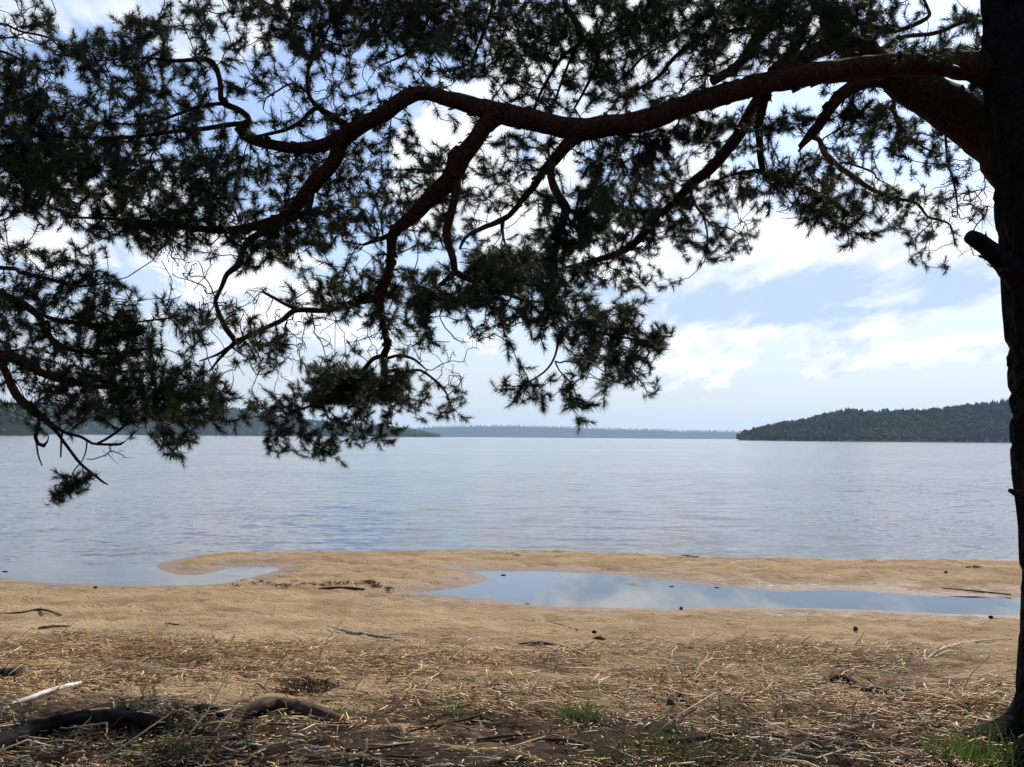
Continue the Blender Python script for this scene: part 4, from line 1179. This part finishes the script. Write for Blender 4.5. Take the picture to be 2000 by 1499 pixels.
lying('twig', 'short black twig at the litter border right of centre', 'twig',
      [(1324, 1262, 3, .02), (1338, 1266, 4, .01), (1352, 1270, 2, .01)], (0.05, 0.04, 0.035), 6, 0.25, 19)
lying('twig', 'thin grey twig lying slanted on the middle of the sand', 'twig',
      [(1066, 1214, 2, .0), (1095, 1222, 3, .0), (1128, 1231, 2, .0)], (0.14, 0.10, 0.07), 6, 0.2, 20)
lying('stick', 'dark straight stick on the clumpy ridge left of the pool', 'stick',
      [(622, 1151, 3, .0), (650, 1151, 5, .01), (690, 1152, 6, .0), (712, 1152, 3, .0)], (0.05, 0.035, 0.026), 7, 0.3, 21)
lying('stick', 'thin dark stick by the far edge of the pool near the trunk', 'stick',
      [(1840, 1151, 2, .02), (1900, 1157, 3, .02), (1940, 1160, 3, .01), (1975, 1163, 2, .01)], (0.045, 0.035, 0.03), 6, 0.2, 22)
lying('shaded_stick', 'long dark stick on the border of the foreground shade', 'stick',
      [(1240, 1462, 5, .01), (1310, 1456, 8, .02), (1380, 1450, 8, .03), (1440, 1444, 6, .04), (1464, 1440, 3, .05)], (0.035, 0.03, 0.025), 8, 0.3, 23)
lying('bark_chunk', 'upright dark chunk of bark in the reed litter', 'bark piece',
      [(1308, 1378, 14, .0), (1322, 1368, 20, .03), (1336, 1372, 14, .02), (1346, 1382, 6, .0)], (0.07, 0.055, 0.045), 9, 0.6, 24)
lying('mossy_log', 'pale green mossy log end at the bottom edge', 'log',
      [(930, 1502, 16, .0), (970, 1494, 20, .0), (1010, 1490, 20, .0), (1060, 1494, 14, .0)], (0.17, 0.14, 0.065), 12, 0.35, 25)
lying('yellow_bark', 'yellowish bark scrap in the shade below the root log', 'bark piece',
      [(232, 1484, 8, .0), (250, 1481, 14, .01), (275, 1480, 14, .01), (292, 1479, 7, .0)], (0.28, 0.23, 0.07), 8, 0.3, 26, flat=0.6)
for k, (pts, lab) in enumerate((
        ([(795, 1434, 6, .01), (850, 1425, 10, .02), (900, 1414, 9, .02), (945, 1400, 6, .02)], 'brown stick slanting up left of the green tuft'),
        ([(930, 1450, 7, .01), (990, 1446, 12, .02), (1040, 1440, 9, .02)], 'broad brown strip of bark low in the middle'),
        ([(1050, 1448, 6, .01), (1110, 1455, 10, .02), (1150, 1462, 8, .01)], 'dark brown strip of bark beside the broad one'),
        ([(1150, 1402, 4, .02), (1190, 1418, 5, .02), (1220, 1432, 3, .02)], 'thin dark stick running down from the green tuft'),
        ([(1180, 1388, 4, .04), (1150, 1398, 6, .03), (1130, 1406, 4, .02)], 'short dark stick through the green tuft'),
        ([(655, 1471, 8, .01), (720, 1469, 10, .01), (800, 1466, 8, .01)], 'brown flat stick at the bottom left of the middle'),
        ([(650, 1490, 10, .01), (740, 1488, 12, .01), (820, 1484, 8, .01)], 'dark brown stick near the bottom edge'),
        ([(1760, 1424, 5, .01), (1800, 1423, 9, .01), (1850, 1427, 9, .01), (1885, 1430, 4, .01)], 'black stick on grey litter in front of the trunk'),
        ([(1685, 1399, 6, .01), (1715, 1402, 10, .01), (1745, 1405, 6, .01)], 'black bark scrap left of the black stick'))):
    lying('stick', lab, 'stick', pts, BROWN if k < 7 else DARK, 8, 0.35, 40 + k, flat=0.6)


def cone_mesh(r, l, seed):
    rg = np.random.default_rng(seed)
    b_ = Bag()
    n = 34
    b_.add(*tube([[0, 0, -l * .5], [0, 0, -l * .2], [0, 0, l * .2], [0, 0, l * .5]], [r * .5, r * .8, r * .55, r * .1], 8), )
    for i in range(n):
        u = i / n; a = i * 2.4
        z = -l * .48 + u * l * .95; rr = r * (math.sin(math.pi * (0.16 + 0.82 * u)) ** 0.8)
        d = np.array([math.cos(a), math.sin(a), 0.35]); t = np.array([-math.sin(a), math.cos(a), 0])
        c = np.array([0, 0, z]); w = r * .33
        V = [c + d * rr * .3 - t * w * .6, c + d * rr * .3 + t * w * .6, c + d * rr + t * w + [0, 0, .2 * r], c + d * rr * 1.12 + [0, 0, .35 * r], c + d * rr - t * w + [0, 0, .2 * r], c + d * rr * .8 + [0, 0, -.05 * r]]
        b_.add(V, None, [[0, 1, 2], [0, 2, 3], [0, 3, 4], [1, 0, 5], [2, 1, 5], [3, 2, 5], [4, 3, 5], [0, 4, 5]])
    me = b_.mesh('pine_cone')
    set_col(me, np.tile([[0.055, 0.036, 0.026]], (len(me.vertices), 1)))
    return me


for k, (a, b, lab) in enumerate(((1672, 1231, 'small dark pine cone alone on the sand in front of the pool'), (1848, 1120, 'small dark pine cone on the sand bar across the pool'),
                                 (1935, 1208, 'dark pine cone by the trunk at the near edge of the pool'), (1330, 1191, 'dark pine cone on wet sand at the near pool edge'),
                                 (1160, 1238, 'dark pine cone above the curled bark piece'), (186, 1148, 'dark pine cone on the wet sand by the lake at left'))):
    p = ground_at(a, b)
    o = obj('pine_cone', cone_mesh(0.021, 0.05, k), M_WOOD, None, (p[0], p[1], p[2] + 0.016), label=lab, category='pine cone')
    o.rotation_euler = (1.45, rng.uniform(0, 6), rng.uniform(0, 6))


def pebble(a, b, r, lab, zlift=0.0):
    p = on_plane(a, b) if zlift else ground_at(a, b)
    n = 9
    b_ = Bag()
    P = np.array([[0, 0, -r * .5], [0, 0, -r * .2], [0, 0, r * .15], [0, 0, r * .4]])
    V, q, t = tube(P, [r * .75, r, r * .85, r * .3], n, True, 0.4, int(a))
    b_.add(V, q, t, (0.05, 0.042, 0.036))
    o = obj('stone', b_.mesh('stone', True), M_WOOD, None, (p[0], p[1], p[2] + r * .15), label=lab, category='stone')
    o.scale = (1.7, 1.0, 0.8)


pebble(983, 1124, 0.028, 'dark stone rising from the pool near its left end', 1)
pebble(1312, 1146, 0.022, 'small dark stone in the pool at its far edge', 1)
pebble(1400, 1148, 0.022, 'little dark stone at the far pool edge right of centre', 1)
pebble(1030, 1181, 0.022, 'small dark stone on the near rim of the pool')
pebble(10, 1117, 0.03, 'dark stone standing in the lake at the left edge', 1)


# clumps of washed up weed
def clump(lab, spots, cat='weed clump', col=(0.085, 0.056, 0.034)):
    b_ = Bag(); c0 = None
    for (a, b, w, n) in spots:
        p = ground_at(a, b); d = np.dot(p - CAM, f_)
        if c0 is None: c0 = p
        for _ in range(int(n * 2.4)):
            x = p[0] + rng.normal(0, w * d / F * .45); y = p[1] + rng.normal(0, w * d / F * .5)
            z = p[2] + rng.uniform(-.005, .025)
            a_ = rng.uniform(0, 6.28); l = rng.uniform(.008, .026)
            e = np.array([math.cos(a_) * l, math.sin(a_) * l, rng.uniform(-.008, .010)])
            m = e * .5 + rng.normal(0, .005, 3) + [0, 0, .003]
            V, q, t = tube(np.array([[x, y, z], [x, y, z] + m, [x, y, z] + e]) - c0, rng.uniform(.002, .006) * np.array([1, .9, .5]), 4, True)
            b_.add(V, q, t, np.array(col) * rng.uniform(.5, 1.8))
    obj('litter_heap' if 'heap' in cat else 'weed_clump', b_.mesh('weed_clump'), M_WOOD, None, tuple(c0), label=lab, kind='stuff')


clump('long dark ridge of washed up weed behind the sand tongue', [(560 + k * 17, 1141 + rng.normal(0, 2.5), 12, 16) for k in range(-6, 11)])
clump('thicker dark weed clump at the right end of the ridge', [(722, 1138, 14, 50), (735, 1146, 14, 50), (758, 1150, 10, 25)])
clump('dark weed clump on the water side of the sand bar', [(1340, 1088, 10, 50), (1358, 1090, 10, 50)])
clump('flat dark weed scrap on the sand bar near the trunk', [(1890, 1110, 9, 30), (1908, 1110, 8, 25)])
clump('small dark weed clump on the sand bar above the pool', [(1000, 1083, 10, 30), (1010, 1086, 8, 20)])
clump('dark needle heap below the middle of the straw', [(600, 1338, 40, 170), (640, 1350, 40, 150), (560, 1356, 34, 100)], 'litter heap')


# ------------------------------------------------------------------ reed litter
PALETTE = np.array([(0.80, 0.57, 0.26), (0.86, 0.73, 0.52), (0.42, 0.24, 0.10), (0.27, 0.10, 0.030), (0.040, 0.027, 0.019), (0.54, 0.34, 0.14)])


def scatter(n, len_rng, w_rng, probs, ang_sd, up_p, dens_pow, y_rng=(3.3, 9.6), mask=True, sides=3, lift=0.03):
    out = []
    y = rng.uniform(0, 1, n * 4)
    y = y_rng[0] + (y_rng[1] - y_rng[0]) * y ** 1.15
    x = rng.uniform(-1, 1, n * 4) * (0.62 * y + 0.9)
    if mask:
        pn = fbm(x * 0.75 + 3, y * 1.5, None, 301, 3)
        acc = litter_mask(x, y) ** 1.3 * np.clip(0.22 + 1.9 * (pn - 0.38 + 0.10 * sstep(0.5, -1.5, x) * sstep(5.2, 6.0, y)), 0.06, 1) ** dens_pow
        k = rng.random(len(x)) < acc
        x, y = x[k][:n], y[k][:n]
    else:
        x, y = x[:n], y[:n]
    m = len(x)
    L = np.exp(rng.uniform(math.log(len_rng[0]), math.log(len_rng[1]), m))
    field = 1.5 * (fbm(x * 1.3, y * 1.3, None, 311, 2) - 0.5)
    ang = np.where(rng.random(m) < 0.7, field + rng.normal(0, ang_sd, m), rng.uniform(-math.pi, math.pi, m))
    pitch = np.where(rng.random(m) < up_p, rng.uniform(0.3, 1.0, m), rng.normal(0.02, 0.07, m))
    D = np.stack([np.cos(ang) * np.cos(pitch), np.sin(ang) * np.cos(pitch), np.sin(pitch)], 1)
    W_ = rng.uniform(*w_rng, m)
    gzv = ground_z(x, y)
    C = np.stack([x, y, gzv + 0.004 + np.abs(rng.normal(0, lift, m)) + 0.45 * L * np.abs(np.sin(pitch))], 1)
    col = PALETTE[rng.choice(len(PALETTE), m, p=probs)] * rng.uniform(0.7, 1.2, (m, 1))
    return C, D, L, W_, col


def stems(C, D, L, W_, col, sides=3, rings=((-.5, .9), (0, 1.0), (.5, .75))):
    m = len(C); K = len(rings)
    side = np.cross(D, [0, 0, 1.0]); side /= np.linalg.norm(side, axis=1)[:, None] + 1e-9
    up = np.cross(side, D)
    bend = rng.normal(0, 0.085, (m, 1)) * side + rng.normal(0, 0.05, (m, 1)) * up
    st = []
    for s, wv in rings:
        c = C + D * (s * L)[:, None] + (bend * L[:, None] if s == 0 else 0)
        for kk in range(sides):
            a = kk * 2 * math.pi / sides + 0.5
            st.append(c + (side * math.cos(a) + up * math.sin(a)) * (W_ * wv * .5)[:, None])
    V = np.stack(st, 1)
    fq = []
    for r in range(K - 1):
        for kk in range(sides):
            k2 = (kk + 1) % sides
            fq.append([r * sides + kk, r * sides + k2, (r + 1) * sides + k2, (r + 1) * sides + kk])
    q = (np.arange(m)[:, None, None] * (K * sides) + np.array(fq)[None]).reshape(-1, 4)
    e_ = (K - 1) * sides
    tr = np.array([[2, 1, 0], [e_, e_ + 1, e_ + 2]])
    t = (np.arange(m)[:, None, None] * (K * sides) + tr[None]).reshape(-1, 3)
    return V.reshape(-1, 3), q, t, np.repeat(col, K * sides, 0)


SHORT = ((-.5, .9), (.5, .8))
litter = Bag()
# golden straw over the rear half, chips on dark soil in front, strands of rusty needles everywhere
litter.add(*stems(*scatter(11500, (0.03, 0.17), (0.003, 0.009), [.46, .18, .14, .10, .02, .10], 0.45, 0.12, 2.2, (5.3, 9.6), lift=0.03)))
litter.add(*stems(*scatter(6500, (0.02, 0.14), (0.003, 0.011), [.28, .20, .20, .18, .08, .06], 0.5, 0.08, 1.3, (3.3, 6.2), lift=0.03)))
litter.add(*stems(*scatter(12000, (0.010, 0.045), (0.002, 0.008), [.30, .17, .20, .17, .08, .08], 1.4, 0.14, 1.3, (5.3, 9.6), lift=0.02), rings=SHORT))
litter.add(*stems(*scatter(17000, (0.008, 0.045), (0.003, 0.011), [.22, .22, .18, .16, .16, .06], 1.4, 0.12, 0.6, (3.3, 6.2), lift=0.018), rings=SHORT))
litter.add(*stems(*scatter(12000, (0.06, 0.24), (0.0014, 0.003), [.08, .0, .26, .60, .02, .04], 0.16, 0.02, 3.0, lift=0.022)))
obj('reed_litter', litter.mesh('reed_litter'), M_STRAW, kind='stuff', label='deep litter of broken dry reeds, needles and bark bits')
# sparse crumbs on the open sand
C, D, L, W_, col = scatter(1500, (0.01, 0.05), (0.003, 0.007), [.05, .05, .15, .2, .5, .05], 0.8, 0.03, 1, (7.5, 17.5), False, lift=0.003)
k = (C[:, 2] > 0.03)
cl = fbm(C[:, 0] * .7, C[:, 1] * 1.5, None, 401, 3)
k &= rng.random(len(C)) < np.clip((cl - .4) * 5, 0.08, 1)
b_ = Bag(); b_.add(*stems(C[k], D[k], L[k], W_[k], col[k] * .7))
obj('sand_debris', b_.mesh('sand_debris'), M_STRAW, kind='stuff', label='dark crumbs of bark and weed strewn on the sand')
# the longest stalks, one by one
C, D, L, W_, col = scatter(250, (0.14, 0.46), (0.005, 0.010), [.40, .38, .10, .04, .0, .08], 0.55, 0.16, 1.0, (3.9, 8.6))
variants = []
for v in range(10):
    V, q, t, cc = stems(np.zeros((1, 3)), np.array([[1.0, 0, 0]]), np.array([1.0]), np.array([1.0]), np.ones((1, 3)), 6)
    variants.append((V, q))
def stalk_label(c, d, p):
    lum = c.sum()
    tone = 'whitish' if lum > 1.55 else 'straw yellow' if lum > 1.05 else 'tan' if lum > 0.6 else 'brown'
    pose = 'leaning up out of' if d[2] > 0.25 else 'lying across' if abs(d[0]) > 0.7 else 'pointing away across'
    u = p[0] / p[1]
    where = 'left' if u < -0.2 else 'right' if u > 0.2 else 'middle'
    zone = 'front' if p[1] < 5.2 else 'rear' if p[1] > 6.8 else 'centre'
    return '%s dry reed stalk %s the %s litter towards the %s' % (tone, pose, where, zone) if zone != 'centre' else '%s dry reed stalk %s the %s litter halfway back' % (tone, pose, where)


NAMES = ('', 'reed stalks strewn over the litter')
for k in range(len(C)):
    V, q, t, cc = stems(np.zeros((1, 3)), D[k:k + 1], L[k:k + 1], W_[k:k + 1], col[k:k + 1], 5)
    b_ = Bag(); b_.add(V, q, t, cc)
    o = obj('reed_stalk', b_.mesh('reed_stalk'), M_STRAW, None, tuple(C[k]), label=stalk_label(col[k], D[k], C[k]), category='reed stalk', group=NAMES[1])


# ------------------------------------------------------------------ grass
def grass(lab, a, b, rad, n, h, cols, lean=(0, 0), thin=0.0024):
    p = ground_at(a, b)
    b_ = Bag()
    for _ in range(n):
        r = rad * math.sqrt(rng.random()); th = rng.uniform(0, 6.28)
        x, y = p[0] + r * math.cos(th) * 1.5, p[1] + r * math.sin(th)
        z = gz1(x, y) - .005
        hh = h * rng.uniform(.45, 1.15)
        d = np.array([rng.normal(lean[0], .32), rng.normal(lean[1], .32), 1.0]); d /= np.linalg.norm(d)
        s = np.cross(d, [rng.normal(), rng.normal(), 0.1]); s /= np.linalg.norm(s)
        bend = np.array([d[0], d[1], 0]) * hh * rng.uniform(.2, .8)
        V = []
        for u, w in ((0, 1), (.4, .9), (.75, .6), (1, .12)):
            c = np.array([x, y, z]) - p + d * hh * u + bend * u * u - np.array([0, 0, .12 * hh * u * u])
            V += [c - s * thin * w, c + s * thin * w]
        b_.add(V, [[0, 1, 3, 2], [2, 3, 5, 4], [4, 5, 7, 6]], None, np.array(cols[rng.integers(len(cols))]) * rng.uniform(.7, 1.25))
    obj('grass_tuft', b_.mesh('grass_tuft'), M_BLADE, None, tuple(p), label=lab, category='grass tuft')


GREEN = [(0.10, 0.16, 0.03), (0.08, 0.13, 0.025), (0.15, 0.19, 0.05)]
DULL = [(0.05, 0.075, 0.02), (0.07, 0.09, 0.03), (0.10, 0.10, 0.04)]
grass('bright green grass tuft in the middle of the reed litter', 1125, 1404, 0.10, 120, 0.15, GREEN)
grass('sparse thin grass left of the bright green tuft', 880, 1398, 0.05, 26, 0.14, GREEN)
grass('few short grass blades beside the bark slab', 668, 1402, 0.05, 20, 0.09, GREEN)
grass('low grass blades between the sparse grass and the bright tuft', 915, 1408, 0.05, 18, 0.08, GREEN)
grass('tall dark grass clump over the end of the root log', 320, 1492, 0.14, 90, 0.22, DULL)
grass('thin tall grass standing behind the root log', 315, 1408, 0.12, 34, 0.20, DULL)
grass('wide green grass clump at the foot of the trunk', 1905, 1496, 0.16, 190, 0.20, GREEN)
grass('loose grass clump right of the trunk foot clump', 1860, 1484, 0.10, 60, 0.14, GREEN)
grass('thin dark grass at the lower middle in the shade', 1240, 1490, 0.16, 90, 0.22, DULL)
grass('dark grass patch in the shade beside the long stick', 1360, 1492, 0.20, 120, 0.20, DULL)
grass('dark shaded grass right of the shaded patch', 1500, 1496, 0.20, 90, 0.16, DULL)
grass('short greenish blades in the grey litter', 1570, 1415, 0.05, 40, 0.06, GREEN)
grass('tiny green blades low in front of the trunk', 1640, 1400, 0.06, 40, 0.06, GREEN)


def seedling(lab, a, b, h, n):
    p = ground_at(a, b)
    t_ = obj('seedling', None, None, None, tuple(p), label=lab, category='plant')
    P = np.array([[0, 0, -.01], [.006, 0, h * .4], [-.004, .003, h * .75], [.004, 0, h]])
    V, q, t = tube(smooth_path(P, .02), np.linspace(.0022, .001, len(smooth_path(P, .02))), 5)
    b_ = Bag(); b_.add(V, q, t, (0.07, 0.06, 0.03))
    obj('stem', b_.mesh('stem'), M_BLADE, t_)
    for k in range(n):
        u = 0.25 + 0.75 * k / n; a_ = k * 2.4 + rng.uniform(-.3, .3)
        d = np.array([math.cos(a_), math.sin(a_), .5]); s = np.array([-math.sin(a_), math.cos(a_), 0])
        l = 0.028 * (1.2 - .5 * u)
        c = np.array([0, 0, h * u])
        V = [c, c + d * l * .5 + s * l * .22, c + d * l + [0, 0, -.004], c + d * l * .5 - s * l * .22]
        b_ = Bag(); b_.add(V, [[0, 1, 2, 3]], None, np.array((0.07, 0.10, 0.03)) * rng.uniform(.8, 1.3))
        obj('leaf', b_.mesh('leaf'), M_BLADE, t_)


for a, b, h, lab in ((1405, 1440, .28, 'tall leafy seedling standing in the litter below the pool'), (1432, 1444, .17, 'leafy seedling just right of the tall one'), (1462, 1438, .13, 'short leafy seedling beside the pair right of it'),
                     (1350, 1446, .13, 'leafy seedling left of the tall seedling'), (1385, 1448, .14, 'leafy seedling close to the left foot of the tall one'), (1492, 1436, .09, 'smallest leafy seedling at the right end of the row')):
    seedling(lab, a, b, h, 12)
